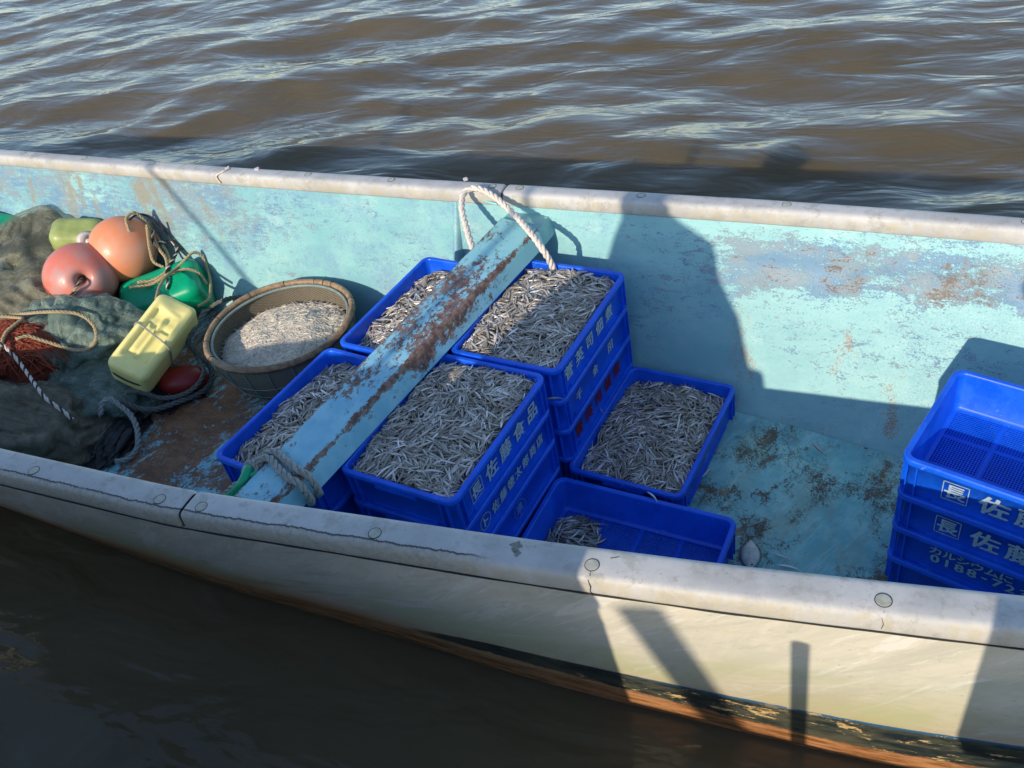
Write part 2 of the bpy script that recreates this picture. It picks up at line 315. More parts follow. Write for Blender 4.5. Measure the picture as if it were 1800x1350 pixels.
def m_crate():
    t = T('scuffed blue crate plastic'); v = t.co(); w_ = t.n('ShaderNodeNewGeometry').outputs['Position']
    n = t.noise(w_, 9, 7, .7); f = t.noise(t.co((1, 1, .25), src=w_), 120, 5, .8); sc = t.noise(t.co((.12, 1.5, 1), rot=(.6, .4, .8), src=w_), 60, 4, .7)
    col = t.mix(t.ss(n, .35, .65), (.003, .085, .62), (.006, .12, .78))
    col = t.mix(t.ss(f, .58, .70, 0, .30), col, (.06, .20, .70)); col = t.mix(t.ss(sc, .655, .685, 0, .45), col, (.16, .30, .70))
    col = t.mix(t.ss(t.noise(w_, 28, 8, .8), .60, .68, 0, .35), col, (.05, .09, .25))
    return t.done(col, t.ss(n, .3, .7, .28, .5), t.bump(t.ma('ADD', f, sc), .12, .001), spec=.5)
def m_sheer(name, c):
    t = T(name); v = t.co(); f = t.noise(v, 9, 8, .75, 1.0); cell = t.n('ShaderNodeTexVoronoi', {'Vector': v, 'Scale': 150.0}, feature='DISTANCE_TO_EDGE').outputs['Distance']
    lw = t.n('ShaderNodeLayerWeight', {'Blend': .45}).outputs['Facing']
    a = t.ma('MAXIMUM', t.ss(cell, .10, .03, 0, .75), t.ma('ADD', t.ma('MULTIPLY', lw, .6), t.ss(f, .50, .62, 0, .35)))
    b = t.n('ShaderNodeBsdfPrincipled', {'Base Color': t.mix(t.ss(f, .4, .6), tuple(x*.6 for x in c), c), 'Roughness': .5, 'Specular IOR Level': .4}); tr = t.n('ShaderNodeBsdfTransparent')
    m = t.n('ShaderNodeMixShader', {0: t.ma('MINIMUM', a, .95), 1: tr.outputs[0], 2: b.outputs[0]}); t.t.links.new(m.outputs[0], t.out.inputs[0]); return t.m

M = dict(wall=m_wall(), floor=m_floor(), plank=m_plank(), rail=m_rail(), hull=m_hull(), water=m_water(), fish=m_fish(),
    crate=m_crate(), ink=m_simple('white crate lettering', (.31, .41, .48), .6, .14, 140), redink=m_simple('red crate lettering', (.16, .006, .012), .6, .1, 90), fadeink=m_simple('faded crate lettering', (.10, .24, .62), .5, .2, 160),
    cap=m_simple('screw cap', (.40, .39, .32), .5, .15, 60), dark=m_simple('dark gap and shadow line', (.02, .02, .02), .8), stain=m_simple('bare rail patch', (.20, .20, .17), .7, .3, 80),
    hemp=m_simple('white laid rope', (.66, .58, .50), .8, .18, 120, .3), grope=m_simple('grey laid rope', (.28, .29, .27), .8, .25, 90, .3), tan=m_simple('tan cord', (.40, .31, .17), .8, .2, 120, .3), black=m_simple('black cord', (.035, .033, .03), .7, .3, 80, .3), drope=m_simple('dark grey rope', (.12, .13, .12), .75, .25, 90, .3),
    green=m_simple('green plastic', (.0, .33, .16), .32, .12, 12, .05), yellow=m_simple('yellow plastic', (.95, .83, .30), .33, .05, 14, .05, dirt=(.72, .58, .26)), lime=m_simple('pale lime plastic', (.34, .40, .13), .4, .25, 9), pinkish=m_simple('pale cap plastic', (.62, .54, .50), .4, .1, 20),
    orange=m_float('faded orange buoy', (.80, .27, .12), (.72, .33, .20)), coral=m_float('coral red buoy', (.68, .18, .12), (.50, .27, .23)), dred=m_simple('dark red buoy', (.22, .012, .010), .4, .15, 30),
    bamboo=m_simple('bamboo rim', (.30, .20, .115), .6, .35, 45, .5, dirt=(.12, .105, .08)), wicker=m_basket('woven basket side', (.10, .11, .08), (.25, .25, .19)), wickin=m_basket('woven basket inside', (.08, .07, .05), (.28, .24, .17)), hoop=m_simple('basket hoop', (.20, .26, .24), .45),
    bait=m_simple('translucent whitebait', (.70, .63, .52), .22, .18, 70, .3), baitg=m_simple('wet whitebait bed', (.66, .60, .50), .3, .2, 40, .5),
    net1=m_net('dark olive netting', (.06, .068, .05), (.17, .18, .13)), net2=m_net('grey green netting', (.07, .12, .10), (.24, .33, .27)), net3=m_net('brown netting', (.12, .10, .065), (.30, .26, .18)), net4=m_net('red netting', (.12, .022, .014), (.30, .07, .04)), strand=m_simple('red net twine', (.34, .075, .035), .7, .35, 60), net5=m_net('khaki netting', (.14, .13, .09), (.27, .25, .17)),
    rust=m_simple('rusty iron', (.18, .09, .04), .8, .4, 60, .6), concrete=m_simple('quay concrete', (.30, .29, .27), .85, .2, 8, .5), tarp=m_simple('grey tarpaulin', (.16, .18, .19), .6, .2, 6, .4), wood=m_simple('bare wood', (.30, .22, .13), .7, .3, 18, .3), steel=m_simple('galvanised steel', (.42, .43, .44), .45, .15, 40, .1, metal=.7),
    skin=m_simple('skin', (.52, .32, .22), .5, .06, 30), navy=m_simple('navy jacket cloth', (.03, .04, .08), .85, .2, 40, .3), trous=m_simple('dark trouser cloth', (.05, .05, .055), .9, .2, 40, .3), boot=m_simple('black rubber', (.02, .02, .02), .4), cap2=m_simple('grey cap cloth', (.18, .18, .18), .9), bag=m_simple('canvas bag', (.20, .17, .11), .9, .2, 60, .4),
    sheer1=m_sheer('sheer olive mesh', (.26, .26, .18)), sheer2=m_sheer('sheer green mesh', (.30, .40, .33)), sheer3=m_sheer('sheer brown mesh', (.25, .22, .155)), silt=m_simple('river bed silt', (.10, .08, .05), .9), flat=None)

# ------------------------------------------------------------------ water and quay (setting)
def ysp(lo, hi, step, far, ratio=1.35):
    a = list(np.arange(lo, hi, step)); s = step
    while a[-1] < far: s = min(s*ratio, far*.3); a.append(a[-1]+s)
    s = step; b = [lo]
    while b[-1] > -far: s = min(s*ratio, far*.3); b.append(b[-1]-s)
    return np.array(b[:0:-1]+a)
xs = ysp(-13.5, 4.5, .04, 600); ys = ysp(.8, 10.5, .034, 600)
GX, GY = np.meshgrid(xs, ys)
Hh = np.zeros_like(GX); wr = np.random.default_rng(11)
for i in range(70):
    lam = 10**wr.uniform(math.log10(.45), math.log10(2.4)); an = R(97)+wr.normal()*R(24); k = 2*math.pi/lam
    amp = .0025*lam**1.2*(1.25 if lam > .9 else 1)
    ph = k*(GX*math.cos(an)+GY*math.sin(an))+wr.uniform(0, 6.28)
    ph += 1.3*np.sin(.35*k*(GX*math.cos(an+1.4)+GY*math.sin(an+1.4))+wr.uniform(0, 6.28))
    Hh += amp*(1-np.abs(np.sin(ph/2))*1.6 + .3*np.cos(ph))
Hh -= Hh.mean()
def sst(x, a, b):
    t = np.clip((x-a)/(b-a), 0, 1); return t*t*(3-2*t)
mask = .12+.88*sst(GY, 2.9, 4.6)+.60*(1-sst(GY, .3, 1.2))
mask *= (1-sst(GY, 12, 22)*.8)*(1-sst(np.abs(GX+4), 12, 22)*.9)
Hh = Hh*mask-.055
ny, nx = GX.shape
idx = np.arange(ny*nx).reshape(ny, nx); q = np.stack([idx[:-1, :-1], idx[:-1, 1:], idx[1:, 1:], idx[1:, :-1]], -1).reshape(-1, 4)
me = bpy.data.meshes.new('water'); me.vertices.add(ny*nx); me.vertices.foreach_set('co', np.stack([GX, GY, Hh], -1).astype('f').ravel())
me.loops.add(len(q)*4); me.loops.foreach_set('vertex_index', q.astype('i').ravel()); me.polygons.add(len(q)); me.polygons.foreach_set('loop_start', np.arange(0, len(q)*4, 4, dtype='i')); me.polygons.foreach_set('loop_total', np.full(len(q), 4, 'i'))
me.polygons.foreach_set('use_smooth', np.ones(len(q), bool)); me.update(calc_edges=True); me.materials.append(M['water'])
wt = bpy.data.objects.new('water', me); COL.objects.link(wt); tag(wt, kind='structure')
QZ = .50
mb = MB(); mb.box((-2, -4.0, (QZ-1.6)/2), (14, 4.10, (QZ+1.6)/2)); tag(mb.build('quay', M['concrete']), kind='structure')

# ------------------------------------------------------------------ boat
ngi = smoothf([-7, -2.56, -1.78, -1.28, -.79, -.29, .32, 1.5, 3.0, 4.0], [1.18, 1.15, 1.15, 1.187, 1.222, 1.268, 1.342, 1.50, 1.80, 2.05])
nwl = smoothf([-7, -3.39, -2.69, -2.0, -1.41, -.92, -.51, .09, .6, 1.5, 3.0, 4.0], [1.40, 1.375, 1.315, 1.272, 1.27, 1.255, 1.262, 1.285, 1.35, 1.55, 1.85, 2.08])
fgi = smoothf([-7, -4.68, -2.99, -1.54, -.36, .35, 1.5, 3.0, 4.0], [3.10, 3.03, 2.925, 2.868, 2.825, 2.785, 2.65, 2.35, 2.12])
ffl = smoothf([-7, -4, -2, -.95, -.49, -.15, .09, .9, 2.2, 4.0], [2.85, 2.76, 2.68, 2.575, 2.505, 2.44, 2.38, 2.24, 2.12, 2.06])
nfl = smoothf([-7, -3.39, -2.2, -1.4, -.5, .3, 1.5, 4.0], [1.45, 1.42, 1.33, 1.30, 1.33, 1.40, 1.62, 2.03])
X0, X1 = -9.5, 3.85
XS = list(np.arange(X0, X1, .06))+[X1]
boat = tag(empty('fishing_boat', (0, 0, 0)), 'long open fishing boat with worn aqua inside, stained cream side and pale rails', 'boat')
GT = .70
def sheet(name, f, nv, mat, x0=X0, x1=X1, uv=False):
    V = []; F = []; xs_ = [x for x in XS if x0 <= x <= x1]
    for x in xs_:
        for j in range(nv+1): V.append(f(x, j/nv))
    for i in range(len(xs_)-1):
        for j in range(nv):
            a = i*(nv+1)+j; F.append((a, a+nv+1, a+nv+2, a+1))
    return mk(name, V, F, mat, boat, True)
def far_in(x, s):
    z = -.01+.665*s; y = ffl(x)+(fgi(x)+.008-ffl(x))*(s**.72)
    y += .006*math.exp(-((z-.50)/.012)**2) if x > -1 else 0
    return (x, y, z)
sheet('far_side_lining', far_in, 26, M['wall'])
sheet('near_side_lining', lambda x, s: (x, nfl(x)+(ngi(x)-.008-nfl(x))*s, -.01+.665*s), 8, M['wall'])
def fl(x, s):
    a, b = nfl(x), ffl(x); y = a+(b-a)*s
    return (x, y, -.01+.0025*mnoise.noise(Vector((x*3, y*3, 0)))+.02*max(0, (s-.955)/.045)**2)
sheet('deck', fl, 24, M['floor'])
def near_out(x, s):
    z = .66-1.1*s; yt = ngi(x)-.082; yb = nwl(x); t = (.66-z)/.71
    y = yt+(yb-yt)*(t**1.15 if t < 1 else 1+(t-1)*1.9)
    return (x, y, z)
sheet('near_hull_side', near_out, 22, M['hull'])
sheet('far_hull_side', lambda x, s: (x, (fgi(x)+.07)-(.30*s), .66-1.1*s), 8, M['hull'])
for nm, x in (('transom', X0+.001), ('stem', X1-.001)):
    mb = MB(); P = [(x, ngi(x)-.08, .67), (x, nwl(x), -.05), (x, nwl(x)+.15, -.4), (x, fgi(x)-.23, -.4), (x, fgi(x)+.07, .67)]; mb.add(P, [(0, 1, 2, 3, 4)]); mb.build(nm, M['hull'], boat)

def rail(name, fy, sgn, x0, x1):
    """fy inner edge, sgn +1: rail runs outward in +y"""
    wd = .098 if sgn < 0 else .082
    prof = [(.012, .635), (.002, .640), (-.002, .648), (-.003, .672), (0, .688), (.004, .695), (.011, .6995), (.020, .7008), (wd*.35, .7012), (wd*.6, .7012), (wd-.016, .7004), (wd-.007, .6975), (wd-.0015, .691), (wd, .682), (wd+.002, .650), (wd-.001, .642), (wd-.012, .638)]
    L = [0]
    for i in range(1, len(prof)): L.append(L[-1]+math.dist(prof[i], prof[i-1]))
    L = [l/L[-1] for l in L]
    xs_ = [x0, x0+.004, x0+.010]+list(np.arange(x0+.04, x1-.02, .05))+[x1-.010, x1-.004, x1]
    V = []; UV = []; F = []; n = len(prof)
    for i, x in enumerate(xs_):
        e = min(x-x0, x1-x); sh = .006*(1-min(1, e/.010))**2
        for (o, z), l in zip(prof, L):
            o2 = wd/2+(o-wd/2)*(1-sh/(wd/2)*1.0); z2 = z-(sh if z > .68 else 0)
            z2 += .0012*mnoise.noise(Vector((x*5, o*20, z*9)))
            V.append((x, fy(x)+sgn*o2, z2)); UV.append((x, l))
    for i in range(len(xs_)-1):
        for j in range(n):
            k = (j+1) % n; a, b, c, d2 = i*n+j, i*n+k, (i+1)*n+k, (i+1)*n+j; F.append((a, b, c, d2) if sgn < 0 else (d2, c, b, a))
    F.append(tuple(range(n))); F.append(tuple(reversed(range((len(xs_)-1)*n, len(xs_)*n))))
    return mk(name, V, F, M['rail'], boat, True, uv=UV)
na = rail('near_rail', ngi, -1, X0, -1.751); nb = rail('near_rail', ngi, -1, -1.743, X1)
fa = rail('far_rail', fgi, 1, X0, -1.522); fb = rail('far_rail', fgi, 1, -1.514, X1)
mb = MB(); mb.box((-1.747, ngi(-1.747)-.05, .665), (.012, .040, .022)); mb.build('rail_joint', M['dark'], boat); mb = MB(); mb.box((-1.518, fgi(-1.518)+.042, .665), (.012, .033, .022)); mb.build('rail_joint', M['dark'], boat)
def disc(name, x, y, z, r, mat, par, seg=20, jag=0, h=.0015):
    P = [(x+r*(1+jag*mnoise.noise(Vector((math.cos(a)*1.5+x*9, math.sin(a)*1.5, 0))))*math.cos(a), y+r*(1+jag*mnoise.noise(Vector((math.cos(a)*1.5, math.sin(a)*1.5+x*9, 3))))*math.sin(a)) for a in [2*math.pi*k/seg for k in range(seg)]]
    mb = MB(); mb.loft([[(p[0], p[1], z-.002) for p in P], [(p[0], p[1], z+h) for p in P], [(x+(p[0]-x)*.93, y+(p[1]-y)*.93, z+h*1.5) for p in P]], cap1=True)
    ob = mb.build(name, mat, par, False)
    return ob
def ringd(x, y, z, r, par):
    mb = MB(); mb.tube([(x+r*math.cos(a), y+r*math.sin(a), z) for a in [2*math.pi*k/24 for k in range(25)]], .0011, 4, cap=False); return mb.build('cap_edge', M['dark'], par)
for x in (-2.341, -1.835, -1.689, -1.147, -.575, .054, 1.1):
    y = ngi(x)-.060; c = disc('screw_cap', x, y, .7005, .0165, M['cap'], na if x < -1.75 else nb); ringd(x, y, .7015, .0172, c)
for x in (-4.488, -3.995, -3.497, -2.999, -2.516, -2.067, -1.574, -1.449, -.938, -.399, .35):
    y = fgi(x)+.045; c = disc('screw_cap', x, y, .7005, .0155, M['cap'], fa if x < -1.52 else fb); ringd(x, y, .7015, .0162, c)
disc('bare_patch', -.772, ngi(-.772)-.035, .7003, .014, M['stain'], nb, 28, .9, .0008); disc('bare_patch', -.762, ngi(-.762)-.055, .7003, .009, M['stain'], nb, 22, .9, .0008)
for x0, ln in ((-.575, 1), (.054, .8)):
    mb = MB()
    y = ngi(x0); pts = [(x0+.002, y-.078, .7003), (x0+.004, y-.088, .6985), (x0+.001, y-.0965, .690), (x0+.006, y-.1005, .672), (x0+.003, y-.1005, .655)]
    if ln == 1: pts.append((x0+.009, y-.1005, .640))
    mb.tube(pts, .0007 if ln < 1 else .0013, 4); mb.build('rail_crack', M['dark'], nb)
mb = MB(); mb.tube([(-.575+.03+i*.006, ngi(-.55)-.036+i*.003, .7018) for i in range(1, 5)], .0008, 4)
mb.build('rail_crack', M['dark'], nb)
# scraps of old line and dried droppings on the far rail
for u, v in ((400, 296), (452, 297), (818, 315)):
    p = at(u, v, .703); disc('white_dropping', p.x, p.y, .702, .011, M['pinkish'], fa, 14, .8, .004)
for pts in ([(-2.99, fgi(-2.99)+.04, .704), (-3.0, fgi(-3)+.015, .705), (-3.03, fgi(-3)-.006, .69), (-3.02, fgi(-3)-.008, .655)],):
    mb = MB(); mb.tube(spline(pts, .005), .004, 5); mb.build('cord_scrap', M['hemp'], fa, True)

mb = MB(); mb.tube([(x, ngi(x)-.0985, .6405+.0012*mnoise.noise(Vector((x*9, 0, 0)))) for x in np.arange(X0+.02, X1-.02, .03)], [.0026+.0016*mnoise.noise(Vector((x*6, 3, 0))) for x in np.arange(X0+.02, X1-.02, .03)], 5); mb.build('rail_shadow_line', M['dark'], boat)  # dark tube put in as the shadow line under the near rail
# thwart
L0, L1 = Vector((-1.685, 1.20)), Vector((-1.496, 2.785)); Rr0, Rr1 = Vector((-1.542, 1.20)), Vector((-1.310, 2.725))
mb = MB(); rings = []
for i in range(33):
    s = i/32; a = L0.lerp(L1, s); b = Rr0.lerp(Rr1, s); zt = .64-.004*s; nz = .003*mnoise.noise(Vector((0, s*14, 1)))
    ax = (b-a).normalized(); w_ = (b-a).length
    def P(o, z): p = a+ax*o; return (p.x, p.y, z)
    rings.append([P(.002, .556), P(-.002, zt-.018), P(.002+nz, zt-.005), P(.010, zt), P(w_*.5, zt+.001), P(w_-.014, zt), P(w_-.003-nz, zt-.006), P(w_+.002, zt-.018), P(w_+.018, .556)])
mb.loft(rings, cap0=True, cap1=True); thw = mb.build('thwart', M['plank'], boat, False)
mb = MB(); mb.loft([[(L1.x+.002, L1.y-.01, .55), (L1.x+.002, L1.y-.01, .626), (Rr1.x-.006, Rr1.y-.01, .624), (Rr1.x+.010, Rr1.y-.01, .55)], [(L1.x-.004, 2.90, .54), (L1.x+.010, 2.90, .612), (Rr1.x-.006, 2.90, .606), (Rr1.x+.02, 2.90, .54)]], cap0=True, cap1=True); mb.build('thwart_end_block', M['wall'], boat)
# knees: fins standing on the lining
def knee(x, side, zt, zb, dep, th, mat):
    mb = MB(); fy = (lambda z: far_in(x, (z+.01)/.665)[1]) if side > 0 else (lambda z: nfl(x)+(ngi(x)-nfl(x))*(z+.01)/.665)
    rings = []
    for i in range(13):
        s = i/12; z = zt+(zb-zt)*s; d_ = dep*(math.sin(min(1, s*1.15)*math.pi/2)); y = fy(z); sg = -1 if side > 0 else 1; t2 = th*(.5+.5*s)
        rings.append([(x-t2, y-sg*.01, z), (x-t2*.75, y+sg*d_*.8, z), (x, y+sg*d_, z), (x+t2*.75, y+sg*d_*.8, z), (x+t2, y-sg*.01, z)])
    mb.loft(rings, False); mb.build('knee', mat, boat, True)
knee(-1.745, 1, .645, .0, .085, .028, M['wall'])
knee(-2.08, -1, .62, .0, .10, .06, M['plank'])
mb = MB(); p = at(948, 397, .575); yb = far_in(p.x, .87)[1]
mb.tube([(p.x, yb+.01, .575), (p.x, yb-.028, .572)], .010, 8); mb.tube([(p.x-.004, yb-.022, .60), (p.x+.006, yb-.026, .545)], [.006, .011], 7); mb.build('iron_bolt', M['rust'], boat, True)
mb = MB(); c = Vector((-1.375, fgi(-1.375)+.0, .632)); 
mb.tube(spline([(-1.60, fgi(-1.6)-.002, .66), (-1.55, fgi(-1.55)-.012, .655), (-1.50, fgi(-1.5)-.006, .648)], .01), .005, 6); mb.build('blue_line_scrap', M['plank'], boat, True)

# ------------------------------------------------------------------ crates
CW, CL, CH = .4269/2, .30, .1371
def rr(hx, hy, r, z, seg=5):
    P = []
    for cx, cy, a0 in ((hx-r, hy-r, 0), (-hx+r, hy-r, 90), (-hx+r, -hy+r, 180), (hx-r, -hy+r, 270)):
        for k in range(seg+1):
            a = R(a0+90*k/seg); P.append((cx+r*math.cos(a), cy+r*math.sin(a), z))
    return P
def crate_mesh():
    mb = MB(); r = .034
    prof = [(.030, -.006), (.022, -.010), (.017, -.008), (.0155, .004), (.0130, .1135), (.004, .1145), (.0008, .117), (0, .121), (0, .131), (.0012, .135), (.004, .1371), (.0135, .1371), (.0165, .135), (.0175, .128), (.0225, .014), (.028, .006), (.036, .0045)]
    mb.loft([rr(CW-i, CL-i, max(.010, r-i*.7), z) for i, z in prof])
    mb.loft([rr(CW-.036, CL-.036, .012, .0045), rr(CW-.036, CL-.036, .012, -.006), rr(CW-.030, CL-.030, .012, -.006)])
    for sx in (-1, 1):
        for yy in (.277, .252):
            for sy in (-1, 1): mb.box((sx*(CW-.0085), sy*yy, .0585), (.0065, .0016, .0555))
        for sy in (-1, 1):
            for xx in (.178, .155): mb.box((sx*xx, sy*(CL-.0085), .0585), (.0016, .0065, .0555))
    for sy in (-1, 1):
        mb.box((0, sy*(CL-.0065), .108), (.075, .0065, .0062)); mb.box((-.02, sy*(CL-.003), .1135), (.040, .004, .0035))
        mb.box((0, sy*(CL-.0135), .0065), (.120, .003, .004))
    for sx in (-1, 1): mb.box((sx*(CW-.0135), 0, .0065), (.003, .205, .004))
    hx, hy = CW-.034, CL-.034
    for i in range(1, 46):
        x = -hx+2*hx*i/46; wdt = .0052 if i in (15, 31) else .00125; mb.box((x, 0, .0005), (wdt, hy, .0018))
    for i in range(1, 68):
        y = -hy+2*hy*i/68; wdt = .0052 if i in (17, 34, 51) else .00125; mb.box((0, y, .0012), (hx, wdt, .0016))
    o = mb.build('tray', M['crate'])
    md = o.modifiers.new('b', 'BEVEL'); md.width = .0007; md.segments = 1; md.limit_method = 'ANGLE'
    me = o.data; me.polygons.foreach_set('use_smooth', [len(p.vertices) == 4 and abs(p.normal.z) < .999 and i < 18*24 for i, p in enumerate(me.polygons)]); o.modifiers.clear()
    COL.objects.unlink(o); bpy.data.objects.remove(o); return me
CRATE = crate_mesh()
FONTCACHE = {}
def glyph(ch, bold):
    if (ch, bold) not in FONTCACHE:
        c = bpy.data.curves.new('g', 'FONT'); c.body = ch; c.size = 1; c.offset = bold; c.resolution_u = 3; c.extrude = .004
        o = bpy.data.objects.new('g', c); COL.objects.link(o); bpy.context.view_layer.update()
        m = bpy.data.meshes.new_from_object(o.evaluated_get(bpy.context.evaluated_depsgraph_get()))
        V = np.array([v.co[:] for v in m.vertices]) if len(m.vertices) else np.zeros((0, 3)); F = [tuple(p.vertices) for p in m.polygons]
        if len(V): V[:, 0] -= (V[:, 0].min()+V[:, 0].max())/2; V[:, 1] -= (V[:, 1].min()+V[:, 1].max())/2
        bpy.data.objects.remove(o); bpy.data.curves.remove(c); bpy.data.meshes.remove(m); FONTCACHE[(ch, bold)] = (V, F)
    return FONTCACHE[(ch, bold)]
def lettering(parent, items, mat, name='lettering'):
    """items (char, y centre, z centre, size[, width scale]) on the crate's +x side"""
    mb = MB(); X = CW-.0118
    for it in items:
        ch, y, z, s = it[:4]; ws = it[4] if len(it) > 4 else 1.05
        if ch in ('□', '○'):
            n = 4 if ch == '□' else 28; o_ = [];
            if n == 4:
                for (a, b), (c_, d_) in (((-1, -1), (1, -1)), ((1, -1), (1, 1)), ((1, 1), (-1, 1)), ((-1, 1), (-1, -1))):
                    mb.box((X, y+(a+c_)/2*s/2, z+(b+d_)/2*s/2), (.0003, abs(a-c_)/2*s/2+.0011, abs(b-d_)/2*s/2+.0011))
            else:
                for k in range(n):
                    a = 2*math.pi*(k+.5)/n; mb.box((X, y+s/2*math.cos(a), z+s/2*math.sin(a)), (.0003, .0012, s*math.pi/n/2+.0004), Matrix.Rotation(a, 3, 'X'))
            continue
        V, F = glyph(ch, 0)
        for i_, (oy, oz) in enumerate(((0, 0), (.022, 0), (-.022, 0), (0, .018), (0, -.018), (.04, .0))):
            if len(V): mb.add([(X+v[2]*.02+i_*.00007, y+(v[0]+oy-.01)*s*ws, z+(v[1]+oz)*s) for v in V], F)
    return mb.build(name, mat, parent)
def crate(x, y, rz, lev, label, par_items=None, group='blue crates stacked in the boat', sc=1.0, z0=0.0, zrel=None):
    r = tag(empty('crate', (x, y, z0+(lev-1)*CH), R(rz)), label, 'crate', group)
    if sc != 1: r.scale = (sc, sc, 1)
    o = bpy.data.objects.new('tray', CRATE); COL.objects.link(o); o.parent = r
    for items, mt in (par_items or []): lettering(r, items, M[mt])
    return r
def row(s, y0, dy, z, size, ws=1.05): return [(c, y0+i*dy, z, size, ws) for i, c in enumerate(s)]
SATO = [([('□', -.172, .064, .064), ('長', -.172, .064, .054)]+row('佐藤食品', -.080, .090, .062, .068), 'ink')]
SATO2 = [([('○', -.172, .058, .058), ('ト', -.169, .058, .044)]+row('佐藤徳太郎商店', -.106, .051, .060, .046, .95), 'ink')]
FAD = [([('○', .01, .058, .070), ('進', .01, .064, .040), ('□', .01, .034, .010)], 'fadeink')]
KAN = [(row('菅英司佃煮', -.205, .086, .064, .060), 'ink')]; KANR = [(row('菅英司佃煮', -.195, .086, .062, .060), 'redink')]
SKK = [([('千', -.16, .058, .046), ('金', -.02, .060, .044), ('田', .12, .062, .048)], 'ink')]
A = (-1.2567, 1.7136, -6.08); B = (-1.1634, 2.3212, -5.62); C_ = (-1.5993, 2.2821, -7.1); D = (-1.7029, 1.6609, -8.33); E_ = (-.7483, 2.2378, -6.15); F_ = (-.7098, 1.6747, -4.46); G_ = (.4094, 1.9582, -16.94)
wl = {4: 'topmost', 3: 'second from the top', 2: 'third from the top', 1: 'bottom one'}
for lev, it in ((4, SATO), (3, SATO2), (2, FAD), (1, None)): ca = crate(*A, lev, {4: 'fish crate with boxed mark and four large white characters, right of the plank', 3: 'blue crate with circled mark and seven white characters, under the front fish crate', 2: 'blue crate with faded round mark, third down in the front stack right of the plank', 1: 'plain blue crate at the bottom of the front stack right of the plank'}[lev], it)
for lev, it in ((4, KAN), (3, SKK), (2, KANR), (1, None)): crate(*B, lev, {4: 'fish crate with five white characters, topmost of the back stack right of the plank', 3: 'blue crate with three widely spaced small white characters, second in the back right stack', 2: 'blue crate with dark red characters, third down in the back right stack', 1: 'blue crate at the bottom of the back right stack, behind the low fish crate'}[lev], it)
for lev in (4, 3, 2, 1):
    crate(*C_, lev, 'blue crate %s' % {4: 'of fish half under the far end of the plank, beside the wicker basket', 3: 'second from the top in the back stack left of the plank', 2: 'third from the top in the back stack left of the plank', 1: 'at the bottom of the back stack left of the plank'}[lev])
    crate(*D, lev, 'blue crate %s' % {4: 'of fish half under the near end of the plank', 3: 'second from the top in the front stack left of the plank', 2: 'third from the top in the front stack left of the plank', 1: 'at the bottom of the front stack left of the plank'}[lev])
crate(*E_, 1, 'single low blue crate filled with fish, standing on the deck against the back stack', [([('○', -.02, .066, .050), ('進', -.02, .068, .030)], 'fadeink')], 'blue crates standing on the deck')
crate(F_[0], F_[1], F_[2]-90, 1, 'almost empty blue crate with a small fish pile in one corner', None, 'blue crates standing on the deck', sc=1.07)
G1 = [([('□', -.152, .064, .064), ('長', -.152, .064, .054)]+row('佐藤食品', -.056, .090, .062, .070, 1.1), 'ink')]
G3 = [(row('カルシウムに', -.168, .0370, .090, .034, 1.15)+row('0188-723', -.166, .0330, .056, .043, 1.2), 'ink')]
for lev, it in ((4, G1), (3, G1), (2, G3), (1, None)):
    crate(G_[0], G_[1], G_[2]-90, lev, {4: 'empty blue crate with perforated floor and boxed mark, topmost of the stack at the right', 3: 'blue crate with boxed mark, second down in the empty stack at the right', 2: 'blue crate with katakana and a phone number, third down in the stack at the right', 1: 'bottom blue crate of the stack at the right, mostly hidden by the near rail'}[lev], it, 'empty blue crates stacked at the right')

# ------------------------------------------------------------------ fish
def fish_geo(L, bend, fat, hgt):
    rings = [(-.50, .06), (-.47, .34), (-.40, .66), (-.28, .92), (-.12, 1), (.05, .86), (.2, .60), (.33, .34), (.42, .17)]
    V = []; C = []; n = 6
    for s, w_ in rings:
        cx = s*L; cy = bend*L*(s*s-.08+s**3*.5)
        for k in range(n):
            a = 2*math.pi*k/n; V.append((cx, cy+w_*fat*math.cos(a), w_*hgt*math.sin(a))); C.append(math.sin(a))
    F = []
    for i in range(len(rings)-1):
        for k in range(n): F.append((i*n+k, i*n+(k+1) % n, (i+1)*n+(k+1) % n, (i+1)*n+k))
    F.append(tuple(reversed(range(n))))
    b = len(V); cy = bend*L*(.25-.08+.06)
    V += [(.50*L, cy+fat*.1, hgt*.85), (.50*L, cy+fat*.1, -hgt*.85), (.455*L, cy, 0)]; C += [0, 0, 0]
    t = (len(rings)-1)*n; F += [(t+1, b, b+2), (t+4, b+2, b+1), (t+1, t+4, b+2)]
    return np.array(V), F, np.array(C)
FG = [fish_geo(1, wr_, f_, h_) for wr_, f_, h_ in ((.08, .054, .070), (.34, .058, .076), (-.36, .052, .070), (.60, .054, .072), (-.55, .056, .068), (-.12, .062, .080))]
def tones(C, warm, rr_):
    """dorsal olive brown, silver flank"""
    s = np.clip(C*.9+.5, 0, 1)[:, None]; k = rr_.random(); b = rr_.uniform(.75, 1.2)
    sil = np.array((.84, .80, .79) if k < .34 else (.62, .57, .53) if k < .74 else (.46, .40, .32))*b; ol = np.array((.25, .215, .165))*b
    return np.clip(sil*(1-s)+ol*s, 0, .95)
def fish_mat3(pos, ang, tilt, roll, L):
    return Matrix.Translation(pos) @ Matrix.Rotation(ang, 4, 'Z') @ Matrix.Rotation(tilt, 4, 'Y') @ Matrix.Rotation(roll, 4, 'X') @ Matrix.Scale(L, 4)
FV, FF, FC = [], [], []; fn = 0
def add_fish(Mx, rr_):
    global fn
    V, F, C = FG[rr_.integers(0, 6)]; A_ = np.array(Mx); P = V @ A_[:3, :3].T + A_[:3, 3]
    FV.append(P); FC.append(tones(C, 0, rr_)); FF.extend([tuple(i+fn for i in q) for q in F]); fn += len(V)
